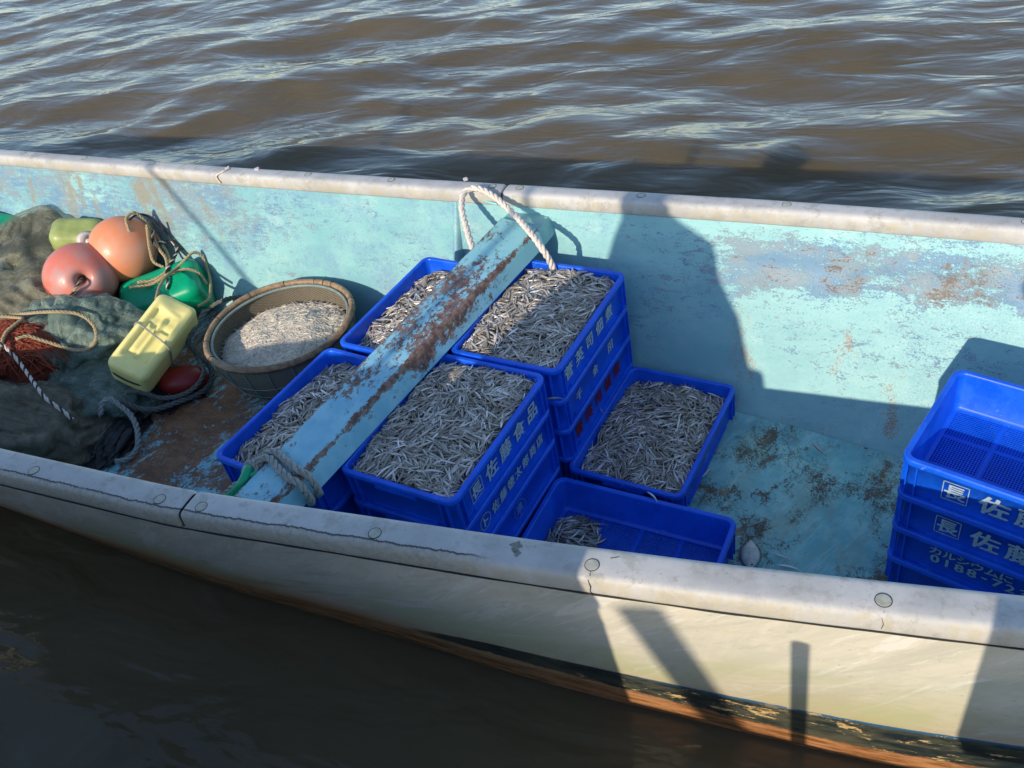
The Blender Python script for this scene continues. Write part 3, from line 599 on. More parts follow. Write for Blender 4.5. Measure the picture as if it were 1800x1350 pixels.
# individual fish meshes
FM = []
for i, (V, F, C) in enumerate(FG):
    for j in range(3):
        o = mk('fish', V, F, M['fish'], smooth=True, col=tones(C, 0, rng)); FM.append(o.data); bpy.data.objects.remove(o)
def one_fish(Mx, label=None, group=None, name='small_fish'):
    o = bpy.data.objects.new(name, FM[rnd.randrange(len(FM))]); COL.objects.link(o); o.matrix_world = Mx; return tag(o, label, 'fish', group)
def heap(cr, base, hfun, seed, n, top_single=0, single_label='', hx=.190, hy=.276, sc=1, inside=lambda x, y: True, Lr=(.046, .072), rot0=0):
    x0, y0, rz = cr; r_ = np.random.default_rng(seed); T_ = Matrix.Translation((x0, y0, base)) @ Matrix.Rotation(R(rz), 4, 'Z')
    # bed under the fish
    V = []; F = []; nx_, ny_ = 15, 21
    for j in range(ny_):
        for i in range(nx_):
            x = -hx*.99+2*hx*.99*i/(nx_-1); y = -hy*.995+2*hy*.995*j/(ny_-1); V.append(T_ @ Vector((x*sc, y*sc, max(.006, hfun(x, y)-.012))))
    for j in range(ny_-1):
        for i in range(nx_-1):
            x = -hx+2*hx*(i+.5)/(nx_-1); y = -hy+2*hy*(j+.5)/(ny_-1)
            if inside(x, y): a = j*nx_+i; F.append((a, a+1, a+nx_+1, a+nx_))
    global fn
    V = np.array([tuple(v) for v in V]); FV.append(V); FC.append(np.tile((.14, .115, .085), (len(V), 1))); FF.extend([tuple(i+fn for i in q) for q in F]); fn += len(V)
    k = 0; tries = 0; cand = []
    while k < n and tries < n*8:
        tries += 1; x, y = r_.uniform(-hx, hx), r_.uniform(-hy, hy)
        if not inside(x, y): continue
        L = r_.uniform(*Lr); e = 1e-2
        fld = mnoise.noise(Vector((x*7+seed, y*7, seed*1.7)))*3.6+r_.normal()*.68+rot0
        lim = L*.42; ang = fld
        ex = abs(math.cos(ang))*lim; ey = abs(math.sin(ang))*lim
        x = min(max(x, -hx+ex), hx-ex) if x*x > 0 else x; y = min(max(y, -hy+ey), hy-ey)
        lay = k/n; z = hfun(x, y)-.011+.015*lay+abs(r_.normal())*.0022
        gx = (hfun(x+e, y)-hfun(x-e, y))/(2*e); gy = (hfun(x, y+e)-hfun(x, y-e))/(2*e)
        sl_ = gx*math.cos(ang)+gy*math.sin(ang)
        Mx = T_ @ fish_mat3(Vector((x*sc, y*sc, z)), ang, -math.atan(sl_)+r_.normal()*.10, r_.uniform(0, 6.28), L)
        cand.append(Mx); k += 1
    for i, Mx in enumerate(cand):
        if i >= len(cand)-top_single: one_fish(Mx, single_label, 'small silver fish on top of the front crate')
        else: add_fish(Mx, r_)
    return T_
def mound(z0, h, px=0, py=0, seed=0, kx=0, ky=0):
    def f(x, y):
        r2 = (x/.20)**2*.6+(y/.29)**2*.6
        return z0+h*max(0, 1-r2)+kx*x/.2+ky*y/.29+.010*mnoise.noise(Vector((x*12+seed, y*12, seed)))
    return f
TOP = 3*CH
heap(A, TOP, mound(.112, .040, seed=1), 21, 1900, 300, 'small silver fish on top of the heap in the front crate right of the plank')
heap(B, TOP, mound(.108, .042, seed=2, ky=-.004), 22, 1650)
heap(C_, TOP, mound(.085, .045, seed=3, kx=.012), 23, 1300)
heap(D, TOP, mound(.092, .042, seed=4, kx=.014), 24, 1350)
heap(E_, 0, mound(.080, .055, seed=5, ky=-.004), 25, 1600)
def fpile(x, y):   # local: +y runs to the right in the picture, +x towards the viewer
    d_ = math.hypot((x+.055)/.11, (y+.205)/.085); return .006+.055*max(0, 1-d_)**.8
heap((F_[0], F_[1], F_[2]-90), 0, fpile, 26, 170, inside=lambda x, y: math.hypot((x+.055)/.115, (y+.205)/.095) < 1, sc=1.07)
st = mk('fish_heap', np.concatenate(FV), FF, M['fish'], None, True, col=np.concatenate(FC)); tag(st, 'mass of small silver fish filling the blue crates', 'fish heap', kind='stuff')
# strays, each found by what it lies on
for u, v, z, ang, L, lab in ((1148, 735, .012, 0, 0, None), (1332, 920, .0, R(38), .075, 'small fish on the aqua deck beyond the flatfish'), (1390, 998, .0, R(-5), .085, 'silver fish on the deck beside the near rail, right of the flatfish'),
    (1352, 920, .0, R(60), .07, None), (1297, 946, .0, R(45), .06, 'small fish touching the tail of the flatfish'), (1375, 978, .0, R(-12), .07, 'greyish small fish on the deck between the flatfish and right stack'),
    (1148, 873, .142, R(-38), .062, 'single fish lying on the rim of the low full crate'), (1050, 921, .012, R(10), .07, 'single fish on the floor of the almost empty crate'), (1010, 640, 0, 0, 0, None),
    (975, 700, .44, R(15), .062, 'grey fish caught in the gap between the front and back right stacks'), (1058, 722, .145, R(-50), .045, 'small bright fish on the rim below the red lettered crate'), (1440, 790, .0, R(-45), .08, 'pale fish on the deck near the foot of the far side'), (1395, 770, .0, R(-30), .07, 'thin fish on the deck below the far side'), (1243, 830, .0, R(70), .07, 'small fish on the deck against the side of the low full crate')):
    if not lab: continue
    p = at(u, v, z+.006); one_fish(fish_mat3(p, ang, 0, rnd.uniform(0, 6), L), lab)
# flatfish
mb = MB(); rings = []
for s, hw, hh in ((-.5, .004, .004), (-.47, .018, .008), (-.40, .034, .012), (-.25, .050, .015), (-.08, .055, .015), (.10, .046, .013), (.24, .026, .009), (.33, .010, .006), (.36, .010, .004)):
    rings.append([(hw*math.cos(a), s*.20, .008+hh*math.sin(a)*.8) for a in [2*math.pi*k/12 for k in range(12)]])
mb.loft(rings, cap0=True, cap1=True); mb.add([(0, .070, .009), (-.024, .100, .009), (0, .094, .011), (.024, .100, .009), (0, .070, .005)], [(0, 1, 2), (0, 2, 3), (4, 2, 1), (4, 3, 2)], 1)
for sx in (-1, 1): mb.add([(sx*.034, -.085, .008), (sx*.064, -.02, .006), (sx*.050, .03, .006), (sx*.022, .055, .008)], [(0, 1, 2, 3) if sx > 0 else (3, 2, 1, 0)], 1)
mff = T('flatfish skin'); cc = mff.mix(mff.ss(mff.noise(mff.co(), 30, 5, .6), .35, .65), (.40, .40, .36), (.58, .56, .50)); mff = mff.done(cc, .3, None, spec=.6)
p = at(1319, 970, .0); root = tag(empty('flatfish', (p.x, p.y, -.006), R(10)), 'broad pale flatfish lying on the aqua deck beside the almost empty crate', 'fish')
root.scale = (.58, .66, .8); mb.build('body', [mff, M['net5']], root, True); mb = MB(); V, F = ico(1); mb.add([v*.005+Vector((.010, -.086, .018)) for v in V], F); mb.build('eye', M['boot'], root, True)

# ------------------------------------------------------------------ basket of whitebait
bc = Vector((-2.485, 2.405, 0)); BR_ = .328; rt = 'basket'
bask = tag(empty('wicker_basket', (bc.x, bc.y, 0)), 'round wicker basket with bamboo rim holding pale whitebait', 'basket')
RZ = .262
def bowl(name, dr, mat, n=72):
    V = []; UV = []; F = []; m = 12
    for j in range(m+1):
        s = j/m; r = (BR_-dr)*(.70+.30*math.sin(s*math.pi/2)) if j > 0 else .10; z = .012+dr*.5+(RZ-.012-dr*.5)*(s**1.25)
        for i in range(n): a = 2*math.pi*i/n; V.append((r*math.cos(a), r*math.sin(a), z if j else .006+dr*.5)); UV.append((i/n if i < n else 1, s))
    for j in range(m):
        for i in range(n): F.append((j*n+i, j*n+(i+1) % n, (j+1)*n+(i+1) % n, (j+1)*n+i))
    F.append(tuple(reversed(range(n)))); return mk(name, V, F, mat, bask, True, uv=UV)
bowl('woven_side', 0, M['wicker']); bowl('woven_lining', .010, M['wickin'])
mb = MB(); N_ = 120
mb.tube([((BR_+.002)*math.cos(a), (BR_+.002)*math.sin(a), RZ+.004+.004*math.sin(3*a)) for a in [2*math.pi*(k+5)/N_ for k in range(N_-1)]], .0135, 9)
rim = mb.build('bamboo_rim', M['bamboo'], bask, True)
mb = MB()
for k in range(300):
    a0 = R(-100)+R(130)*k/300; P = [((BR_+.002+.0148*math.cos(t))*math.cos(a0), (BR_+.002+.0148*math.cos(t))*math.sin(a0), RZ+.004+.004*math.sin(3*a0)+.0148*math.sin(t)) for t in [2*math.pi*j/9 for j in range(10)]]
    mb.tube(P, .0017, 4, cap=False)
for a0 in [R(x) for x in (40, 75, 84, 93, 120, 150, 185, 215, 240)]:
    P = [((BR_+.002+.0150*math.cos(t))*math.cos(a0), (BR_+.002+.0150*math.cos(t))*math.sin(a0), RZ+.004+.004*math.sin(3*a0)+.0150*math.sin(t)) for t in [2*math.pi*j/9 for j in range(10)]]; mb.tube(P, .0016, 4, mi=1, cap=False)
mb.build('rim_binding', [M['bamboo'], M['black']], rim, True)
mb = MB(); mb.tube([((BR_-.020)*math.cos(a), (BR_-.020)*math.sin(a), RZ-.006) for a in [2*math.pi*k/72 for k in range(73)]], .007, 7, cap=False); mb.build('inner_hoop', M['hoop'], bask, True)
mb = MB()
for k in range(20):
    a = 2*math.pi*k/20+.1; P = []
    for j in range(9):
        s = j/8; r = BR_*(.70+.30*math.sin(s*math.pi/2))+.003; P.append((r*math.cos(a), r*math.sin(a), .014+(RZ-.014)*s**1.25))
    mb.tube(P, .0028, 5)
for s in (.35, .6):
    r = BR_*(.70+.30*math.sin(s*math.pi/2))+.003; mb.tube([(r*math.cos(a), r*math.sin(a), .012+(RZ-.012)*s**1.25) for a in [2*math.pi*k/60 for k in range(61)]], .0022, 4, cap=False)
mb.build('outer_splint', M['hoop'], bask, True)
V = []; F = []; nr, na_ = 14, 48
def bz(x, y):
    r = math.hypot(x, y)/.28; return .172+.045*max(0, 1-r*r)+.016*mnoise.noise(Vector((x*9, y*9, 4)))+.005*mnoise.noise(Vector((x*35, y*35, 1)))
for j in range(nr+1):
    for i in range(na_): a = 2*math.pi*i/na_; r = .292*j/nr; x, y = r*math.cos(a), r*math.sin(a); V.append((bc.x+x, bc.y+y, bz(x, y)))
for j in range(nr):
    for i in range(na_): F.append((j*na_+i, j*na_+(i+1) % na_, (j+1)*na_+(i+1) % na_, (j+1)*na_+i))
MV = list(V); MF = list(F); MI = [0]*len(F)
br_ = random.Random(3); mb = MB(); mb.add(V, F, 0)
for k in range(4200):
    a = br_.uniform(0, 6.28); r = .275*math.sqrt(br_.random()); x, y = r*math.cos(a), r*math.sin(a); L = br_.uniform(.05, .10); th = mnoise.noise(Vector((x*8, y*8, 9)))*5+br_.gauss(0, .7); bd = br_.gauss(0, .9); P = []
    for j in range(5):
        s = (j/4-.5)*L; t2 = th+bd*(j/4-.5); xx, yy = x+s*math.cos(t2), y+s*math.sin(t2); P.append((bc.x+xx, bc.y+yy, bz(xx, yy)+.001+.004*br_.random()*(1 if j in (1, 2, 3) else .6)+k*1.2e-6))
    mb.tube(P, [.0006, .0014, .0016, .0013, .0004], 4, mi=1, cap=False)
tag(mb.build('whitebait', [M['baitg'], M['bait']], None, True), 'tangled pale whitebait heaped in the wicker basket', 'whitebait', kind='stuff')

# ------------------------------------------------------------------ floats
def sphere(name, c, r, mat, sq=(1, 1, 1), parent=None, dimple=None, sub=5):
    V, F = ico(sub); P = []
    for v in V:
        q_ = Vector((v.x*sq[0], v.y*sq[1], v.z*sq[2]))*r
        if dimple:
            for dd in (dimple, -dimple):
                an = math.acos(max(-1, min(1, v.dot(dd)))); q_ -= dd*r*(.30*math.exp(-(an/.20)**2)+.42*math.exp(-(an/.085)**2))
        P.append(q_+Vector(c))
    return mk(name, P, F, mat, parent, True)
p1 = at(143, 487, .33); b1 = tag(empty('mooring_buoy', p1), 'round coral red buoy with a cord through its middle hole', 'buoy', 'large round buoys')
dv = (Vector((0, 0, CZ))-p1).normalized(); dm = (dv*1.0+CR*(-.0)+CU*(-.05)+CR*.04).normalized(); sphere('float_body', (0, 0, 0), .178, M['coral'], (1.0, 1, .95), b1, dm)
p2 = at(217, 438, .36); b2 = tag(empty('mooring_buoy', p2), 'round pale orange buoy hung with tan cords, touching the far side', 'buoy', 'large round buoys'); sphere('float_body', (0, 0, 0), .172, M['orange'], (1, 1, .97), b2, (CR*.95+CU*-.15-CF*-.25).normalized())
rope('buoy_cord', [p1+dm*.07, p1+dm*.16+CU*-.01-CR*.01, p1+dm*.20-CU*.045-CR*.035, p1+dm*.15-CU*.13-CR*.085, p1+dm*.05-CU*.20-CR*.11], .0075, [M['tan'], M['black'], M['tan']]); tag(bpy.data.objects['buoy_cord'], 'tan and black cord running out of the hole of the coral buoy', 'cord')
def rbox(name, half, rad, mat, parent, seg=5, recess=None):
    """rounded box made from a subdivided cube"""
    V, F = ico(5); P = []; n = 26
    mbx = MB()
    for ax in range(3):
        for sg in (-1, 1):
            g = []
            for i in range(n+1):
                for j in range(n+1):
                    p = [0, 0, 0]; p[ax] = sg; p[(ax+1) % 3] = -1+2*i/n; p[(ax+2) % 3] = -1+2*j/n
                    q_ = Vector([p[a]*half[a] for a in range(3)]); inn = Vector([max(-half[a]+rad, min(half[a]-rad, q_[a])) for a in range(3)]); d_ = q_-inn
                    if d_.length > 1e-9: q_ = inn+d_.normalized()*rad
                    if recess and ax == 2 and sg > 0: q_.z -= recess(q_.x, q_.y)
                    g.append(q_)
            f = []
            for i in range(n):
                for j in range(n):
                    a = i*(n+1)+j; qd = (a, a+n+1, a+n+2, a+1); f.append(qd if sg > 0 else qd[::-1])
            mbx.add(g, f)
    return mbx.build(name, mat, parent, True)
def basis(X, Y):
    X = X.normalized(); Y = (Y-X*Y.dot(X)).normalized(); Z = X.cross(Y); return Matrix((X, Y, Z)).transposed()
# yellow flat float: long axis leans up and away
yc = at(272, 603, .235); ti = R(30); Yx = (CR*.43+CU*.903)*math.cos(ti)+CF*math.sin(ti); Xx = CR*.903-CU*.43
yel = tag(empty('box_float', yc), 'yellow box shaped float with recessed face and cord round it, propped against the net', 'float')
mtx = basis(Xx, Yx); yel.rotation_euler = mtx.to_euler()
def rec(x, y):
    def b(v, a, c, s=.006): return 1/(1+math.exp(-(v-a)/s*4))*1/(1+math.exp((v-c)/s*4))
    o_ = b(x, -.060, .060)*b(y, -.135, .135)*.026
    o_ -= b(x, -.008, .008, .004)*b(y, -.12, .10)*.017
    o_ -= b(x, -.046, -.020)*b(y, -.11, .05)*.011
    o_ -= b(x, -.055, .055)*b(y, .066, .078, .004)*.014
    return o_
rbox('float_body', (.098, .215, .085), .034, M['yellow'], yel, recess=rec)
mb = MB(); hx, hy, hz = .100, .02, .087
mb.tube(spline([(-hx, .01, -hz*.4), (-hx-.001, .012, hz*.5), (-hx*.8, .015, hz+.001), (0, .0, hz-.004), (hx*.8, -.02, hz+.001), (hx+.001, -.025, hz*.5), (hx, -.03, -hz*.5)], .008), .0042, 6)
mb.build('float_cord', M['grope'], yel, True)
mb = MB(); mb.tube(spline([(-hx, -.13, -hz*.4), (-hx*.93, -.17, .02), (-hx*.6, -.2165, .01), (hx*.6, -.2165, .01), (hx*.93, -.17, .02)], .008), .004, 6); mb.build('float_cord', M['black'], yel, True)
# green float, bigger
ga, gb = at(215, 520, .20), at(345, 470, .26); gc = at(294, 520, .15)
grn = tag(empty('box_float', gc), 'bright green box float wrapped in tan cords, behind the yellow float', 'float'); grn.rotation_euler = basis(gb-ga+Vector((0, 0, -.0)), Vector((.35, 1, .45))).to_euler()
rbox('float_body', (.215, .118, .11), .055, M['green'], grn)
g2 = tag(empty('box_float', at(10, 408, .30)), 'green float half buried behind the dark net at the left edge', 'float'); g2.rotation_euler = (.2, .3, .3); rbox('float_body', (.16, .10, .08), .06, M['green'], g2); mb = MB(); mb.tube([(-.1, -.08, .055), (.02, -.095, .045), (.12, -.08, .04)], .014, 6); mb.build('float_cord', M['orange'], g2, True)
g3 = tag(empty('jug_float', at(142, 420, .34)), 'pale lime jug float with a whitish cap, between the dark net and orange buoy', 'float'); fb = rbox('float_body', (.14, .09, .10), .06, M['lime'], g3); fb.rotation_euler = (.3, .25, .5)
mb = MB(); tc_ = (Vector((0, 0, CZ))-g3.location).normalized(); pc = tc_*.125+CR*.040-CU*.012+CU*.0; ax_ = (tc_*.9+CR*.25-CU*.1).normalized(); mb.tube([pc-ax_*.05, pc, pc+ax_*.004, pc+ax_*.004], [.050, .048, .042, .018], 18); mb.tube([pc, pc+ax_*.012], .015, 12); mb.build('jug_cap', M['pinkish'], g3, True)
rb = tag(empty('net_float', at(322, 668, .06)), 'dark red oval float lying in the rope coils below the yellow float', 'float'); rb.rotation_euler = (0, .2, R(35)); sphere('float_body', (0, 0, 0), .10, M['dred'], (1.15, .8, .62), rb, None, 4)

# ------------------------------------------------------------------ nets
def lump(name, c, ax, rot, mat, label, seed, amp=.22, fold=.35, parent=None, cat='net', freq=2.2, sub=6, nf=7, sheer=None, nfold=26, nfuzz=60, dirn=0):
    V, F = ico(sub); m3 = Matrix.Rotation(rot, 3, 'Z'); P = []
    for v in V:
        d_ = 1+amp*mnoise.noise(v*freq+Vector((seed, 0, 0)))+amp*.5*mnoise.noise(v*freq*2.3+Vector((0, seed, 0)))
        w_ = mnoise.noise(v*1.3+Vector((0, 0, seed)))*3; rg = 1-abs(math.sin(nf*(v.x*.8+v.z*.5)+w_*2.2+1.5*v.y*math.sin(seed)))
        rg2 = abs(math.sin(nf*2.1*(v.x*.7-v.z*.6)+w_*3.1+2)); d_ += fold*.17*((1-rg)**.7)+fold*.05*rg2+fold*.03*mnoise.noise(v*11+Vector((seed, seed, 0)))
        q_ = Vector((v.x*ax[0], v.y*ax[1], (v.z if v.z > 0 else v.z*.8)*ax[2]))*d_
        P.append(m3 @ q_+Vector(c))
    P = [Vector((p.x, p.y, max(p.z, -.008))) for p in P]
    mb = MB(); mb.add(P, F); C0 = Vector(c); rl = random.Random(seed*13)
    from mathutils.bvhtree import BVHTree as BT
    bt = BT.FromPolygons(P, [list(f) for f in F])
    def surf(q, up):
        h = bt.ray_cast(Vector((q.x, q.y, 2)), Vector((0, 0, -1))); return Vector((q.x, q.y, (h[0].z if h[0] is not None else 0)+up))
    # gathered folds running over the heap
    da = rot+dirn
    for k in range(nfold):
        o_ = rl.uniform(-.95, .95); span = math.sqrt(max(.05, 1-o_*o_)); L = rl.uniform(.35, .9)*span; ce = rl.uniform(-.3, .3); pts = []
        rr_ = rl.uniform(.010, .024)
        for j in range(15):
            t_ = (j/14*2-1)*L+ce; ww = .10*mnoise.noise(Vector((t_*2, o_*1.5, seed)))
            lx, ly = (o_+ww)*ax[0], t_*ax[1]
            if dirn: lx, ly = t_*ax[0], (o_+ww)*ax[1]
            q_ = m3 @ Vector((lx, ly, 0))+C0; pts.append(surf(q_, -rr_*.15))
        ra = [rr_*(.25+.75*math.sin(math.pi*(j+.5)/15))*(1+.25*mnoise.noise(Vector((j*.6, k, 0)))) for j in range(15)]
        for _ in range(2): pts = [pts[0]]+[(pts[i-1]+pts[i]*2+pts[i+1])/4 for i in range(1, 14)]+[pts[-1]]
        mb.tube(pts, ra, 8)
    fz = MB()
    for k in range(nfuzz):
        q_ = Vector((rl.uniform(-.9, .9)*ax[0], rl.uniform(-.9, .9)*ax[1], 0)); a_ = rl.uniform(0, 6.28); pts = []; g = rl.uniform(.01, .03)
        for j in range(7):
            a_ += rl.gauss(0, .6); q_ = q_+Vector((math.cos(a_), math.sin(a_), 0))*g; pts.append(surf(m3 @ q_+C0, .004+.012*math.sin(math.pi*j/6)))
        mb.tube(pts, .0011, 3, mi=1, cap=False)
    o = tag(mb.build(name, [mat, sheer or mat], parent, True), label, cat)
    if sheer:
        mk('sheer_layer', [C0+Vector(((p.x-C0.x)*1.05, (p.y-C0.y)*1.05, (p.z-C0.z)*1.05+.012+.016*mnoise.noise(p*7))) for p in P], F, sheer, o, True)
    return o
c = at(70, 462, .18); lump('fishing_net', (c.x, c.y, .12), (.50, .34, .27), R(10), M['net1'], 'dark olive net heap behind the coral buoy, sagging to the left edge', 1, nf=5, sheer=M['sheer1'], nfold=14)
c = at(-30, 520, .15); lump('fishing_net', (c.x, c.y+.05, .10), (.42, .34, .22), R(-20), M['net1'], 'dark tangled net at the left edge below the olive heap', 2, fold=.6, sheer=M['sheer2'], nfold=30, dirn=1)
c = at(150, 625, .10); lump('fishing_net', (c.x, c.y, .15), (.31, .18, .20), R(20), M['net2'], 'grey green net bundle with deep folds, left of the yellow float', 3, fold=.8, nf=10, sheer=M['sheer2'], nfold=34)
c = at(60, 575, .15); lump('fishing_net', (c.x-.05, c.y+.04, .17), (.36, .18, .22), R(10), M['net5'], 'khaki net mound under the tan cord, above the red netting', 4, fold=.2, sheer=M['sheer1'], nfold=8)
c = at(80, 770, .05); lump('fishing_net', (c.x-.30, c.y-.03, .04), (.52, .25, .23), R(8), M['net3'], 'brown sheer net spread along the near side at the left', 5, fold=.4, nf=6, amp=.18, sheer=M['sheer3'], nfold=18, dirn=1)
c = at(165, 700, .03); lump('fishing_net', (c.x, c.y, .02), (.30, .18, .12), R(8), M['net2'], 'blue grey net in shade below the folded bundle', 6, fold=.7, nf=9, sheer=M['sheer2'], nfold=24, dirn=1)
c = at(38, 618, .25); rn = lump('red_net', (c.x, c.y, .20), (.22, .13, .15), R(40), M['net4'], 'rust red net tuft at the left edge crossed by a tan cord', 7, fold=.9, nf=11)
mb = MB(); rr3 = random.Random(5)
for k in range(700):
    th = rr3.uniform(0, 6.28); r = .20*math.sqrt(rr3.random()); x, y = c.x+r*math.cos(th)*1.2, c.y+r*math.sin(th)*.8; a = R(30)+rr3.gauss(0, .5); L = rr3.uniform(.05, .14); P = []
    for j in range(5):
        s = (j/4-.5)*L; xx = x+s*math.cos(a)+.01*rr3.gauss(0, 1); yy = y+s*math.sin(a)+.006*rr3.gauss(0, 1); q2 = ((xx-c.x)/.27)**2+((yy-c.y)/.19)**2; P.append((xx, yy, .22+.165*math.sqrt(max(0, 1-q2))+.015*rr3.random()))
    mb.tube(P, .0018, 3, cap=False)
mb.build('loose_twine', M['strand'], rn, True)

c = at(262, 690, .0); lump('black_net', (c.x, c.y+.04, .0), (.22, .13, .045), R(-10), M['boot'], 'black tangled net on the deck under the rope coils', 9, fold=.9, amp=.35)
c = at(208, 770, .0); lump('black_net', (c.x, c.y, .0), (.09, .16, .04), R(10), M['boot'], 'black net scrap inside the grey rope loop', 10, fold=.9, amp=.35)

# ------------------------------------------------------------------ ropes
from mathutils.bvhtree import BVHTree
def drape_tree():
    V = []; F = []; n = 0; bpy.context.view_layer.update()
    for o in list(bpy.data.objects):
        r_ = o
        while r_.parent: r_ = r_.parent
        if o.type == 'MESH' and (r_.name.split('.')[0] in ('fishing_net', 'red_net', 'box_float', 'jug_float', 'mooring_buoy', 'net_float', 'black_net') or o.name in ('deck', 'far_side_lining')) and 'cord' not in o.name:
            mw = o.matrix_world; V += [mw @ v.co for v in o.data.vertices]; F += [[i+n for i in p.vertices] for p in o.data.polygons]; n = len(V)
    return BVHTree.FromPolygons(V, F)
def R_(name, px, r, mats, label, **k):
    """points (u, v, z); z None: the rope lies on whatever is there"""
    if px[0][2] is None:
        uv = spline([(u, v, 0) for u, v, z in px], 9); P = []; ds = []; tt = []
        for q in uv:
            d = (CF*FPX+CR*(q.x-900)-CU*(q.y-675)).normalized(); h = BV.ray_cast(Vector((0, 0, CZ)), d); t0 = (-CZ)/d.z
            tt.append(min(h[3] if h[0] is not None else t0, t0)-r*1.1); ds.append(d)
        n = len(tt); t2 = [min(tt[max(0, i-2):i+3]) for i in range(n)]; t3 = [sum(t2[max(0, i-3):i+4])/len(t2[max(0, i-3):i+4]) for i in range(n)]
        P = [Vector((0, 0, CZ))+ds[i]*t3[i] for i in range(0, n, 2)]
        return tag(rope(name, P, r, mats, **k), label, 'rope')
    P = []
    for u, v, z in px:
        if z is not None: P.append(at(u, v, z)); continue
        d = (CF*FPX+CR*(u-900)-CU*(v-675)).normalized(); h = BV.ray_cast(Vector((0, 0, CZ)), d)
        P.append(h[0]-d*r if h[0] is not None else at(u, v, .1))
    return tag(rope(name, P, r, mats, **k), label, 'rope')
BV = drape_tree()
R_('white_rope', [(836, 452, .60), (822, 408, .645), (812, 365, .69), (817, 338, .715), (838, 331, .722), (868, 345, .705), (905, 378, .675), (935, 412, .66), (955, 440, .63), (968, 462, .57), (975, 480, .52)], .0135, M['hemp'], 'thick white rope looped over the far rail at the end of the plank')
# turns round the near end of the plank
def around(y, tilt, rad):
    s = (y-1.20)/1.56; a = L0.lerp(L1, s); b = Rr0.lerp(Rr1, s); P = []
    for o, z, dy in ((-.016, .60, -.02), (-.014, .648, -.012), (.02, .655, 0), (.07, .657, tilt*.5), (.125, .655, tilt), (.162, .640, tilt), (.176, .600, tilt), (.165, .552, tilt*.8), (.07, .548, tilt*.3), (-.008, .556, -.01), (-.018, .595, -.02)):
        P.append(Vector((a.x+o, y+dy-.1*o, z)))
    return P
t1 = around(1.375, -.035, .0135); t2 = around(1.348, -.045, .0135)
rope('rope_turns', t1[:-1]+[t1[-1]+Vector((-.02, -.01, -.005))]+t2, .0125, M['grope'], pitch=6.5); tag(bpy.data.objects['rope_turns'], 'grey rope wound twice round the near end of the plank', 'rope')
R_('rope_knot', [(430, 845, .60), (432, 822, .625), (442, 812, .635), (452, 826, .63), (440, 842, .61), (418, 850, .60), (398, 868, .56), (385, 885, .5)], .011, M['grope'], 'frayed knotted rope end beside the near end of the plank')
mb = MB(); P = [at(438, 822, .64), at(428, 845, .63), at(415, 862, .60), at(395, 880, .55)]; mb.tube(spline(P, .01), .015, 8); P = [at(436, 838, .63), at(455, 832, .63), at(468, 834, .61)]; mb.tube(spline(P, .01), .009, 8); tag(mb.build('green_strap', M['green'], None, True), 'short green plastic strap knotted with the grey rope by the plank', 'strap')
BW = [M['black'], M['hemp'], M['black']]
R_('striped_rope', [(-15, 598, None), (5, 607, None), (30, 632, None), (52, 662, None), (80, 700, None), (105, 718, None), (128, 738, None)], .0085, [M['hemp'], M['black'], M['hemp']], 'black and white twisted rope across the nets at the left')
R_('tan_cord', [(-10, 640, None), (12, 583, None), (40, 560, None), (2, 556, None), (90, 548, None), (145, 555, None), (170, 585, None), (160, 610, None), (130, 615, None), (80, 600, None), (40, 590, None), (18, 605, None)], .0085, M['tan'], 'tan cord in wide loops over the khaki net and red tuft')
R_('cord_loops', [(228, 408, None), (222, 384, None), (235, 374, None), (258, 392, None), (275, 430, None), (292, 455, None), (293, 475, None), (270, 492, None), (232, 497, None)], .0085, M['tan'], 'tan cord hanging in a long loop over the orange buoy')
R_('cord_loops', [(262, 390, None), (282, 425, None), (298, 455, None), (294, 480, None), (265, 500, None), (228, 505, None)], .0085, M['tan'], 'second tan cord loop right of the orange buoy, ending by the coral buoy')
R_('cord_loops', [(258, 395, None), (262, 430, None), (270, 460, None), (288, 470, None)], .008, M['tan'], 'short tan cord strand down the right of the orange buoy')
R_('float_lashing', [(275, 525, None), (285, 495, None), (310, 472, None), (340, 444, None), (355, 450, None), (368, 485, None), (370, 515, None), (360, 535, None), (335, 540, None)], .008, M['tan'], 'tan cord lashed round the green float')
R_('float_lashing', [(290, 485, None), (318, 475, None), (340, 474, None), (358, 490, None), (368, 510, None)], .008, M['tan'], 'thin tan cord across the top of the green float')
R_('twisted_cord', [(268, 405, None), (270, 430, None), (285, 425, None), (305, 428, None), (312, 440, None), (305, 455, None), (290, 485, None), (300, 503, None), (285, 512, None)], .008, BW, 'black and white cord twisted beside the orange buoy')
R_('dark_rope', [(225, 388, None), (250, 376, None), (285, 400, None), (305, 425, None), (330, 445, None)], .006, M['black'], 'thin dark line arching behind the orange buoy')
R_('coiled_rope', [(360, 545, None), (345, 575, None), (330, 600, None), (352, 625, None), (372, 650, None), (365, 680, None), (330, 700, None), (270, 720, None), (235, 715, None), (212, 700, None)], .014, M['drope'], 'dark grey rope curving below the yellow float across the deck')
R_('coiled_rope', [(385, 560, None), (355, 590, None), (340, 620, None), (358, 640, None), (352, 670, None), (325, 692, None), (285, 700, None), (250, 690, None), (222, 690, None)], .012, M['drope'], 'dark rope turn nearest the basket, around the dark red float')
R_('coiled_rope', [(180, 712, None), (176, 730, None), (186, 700, None), (222, 722, None), (240, 750, None), (240, 790, None), (215, 812, None), (190, 808, None)], .013, M['grope'], 'grey rope loop standing on the brown deck beside the sheer net')
R_('coiled_rope', [(440, 520, None), (400, 525, None), (370, 540, None), (350, 565, None)], .011, M['drope'], 'dark rope running from the floats to the back of the basket')
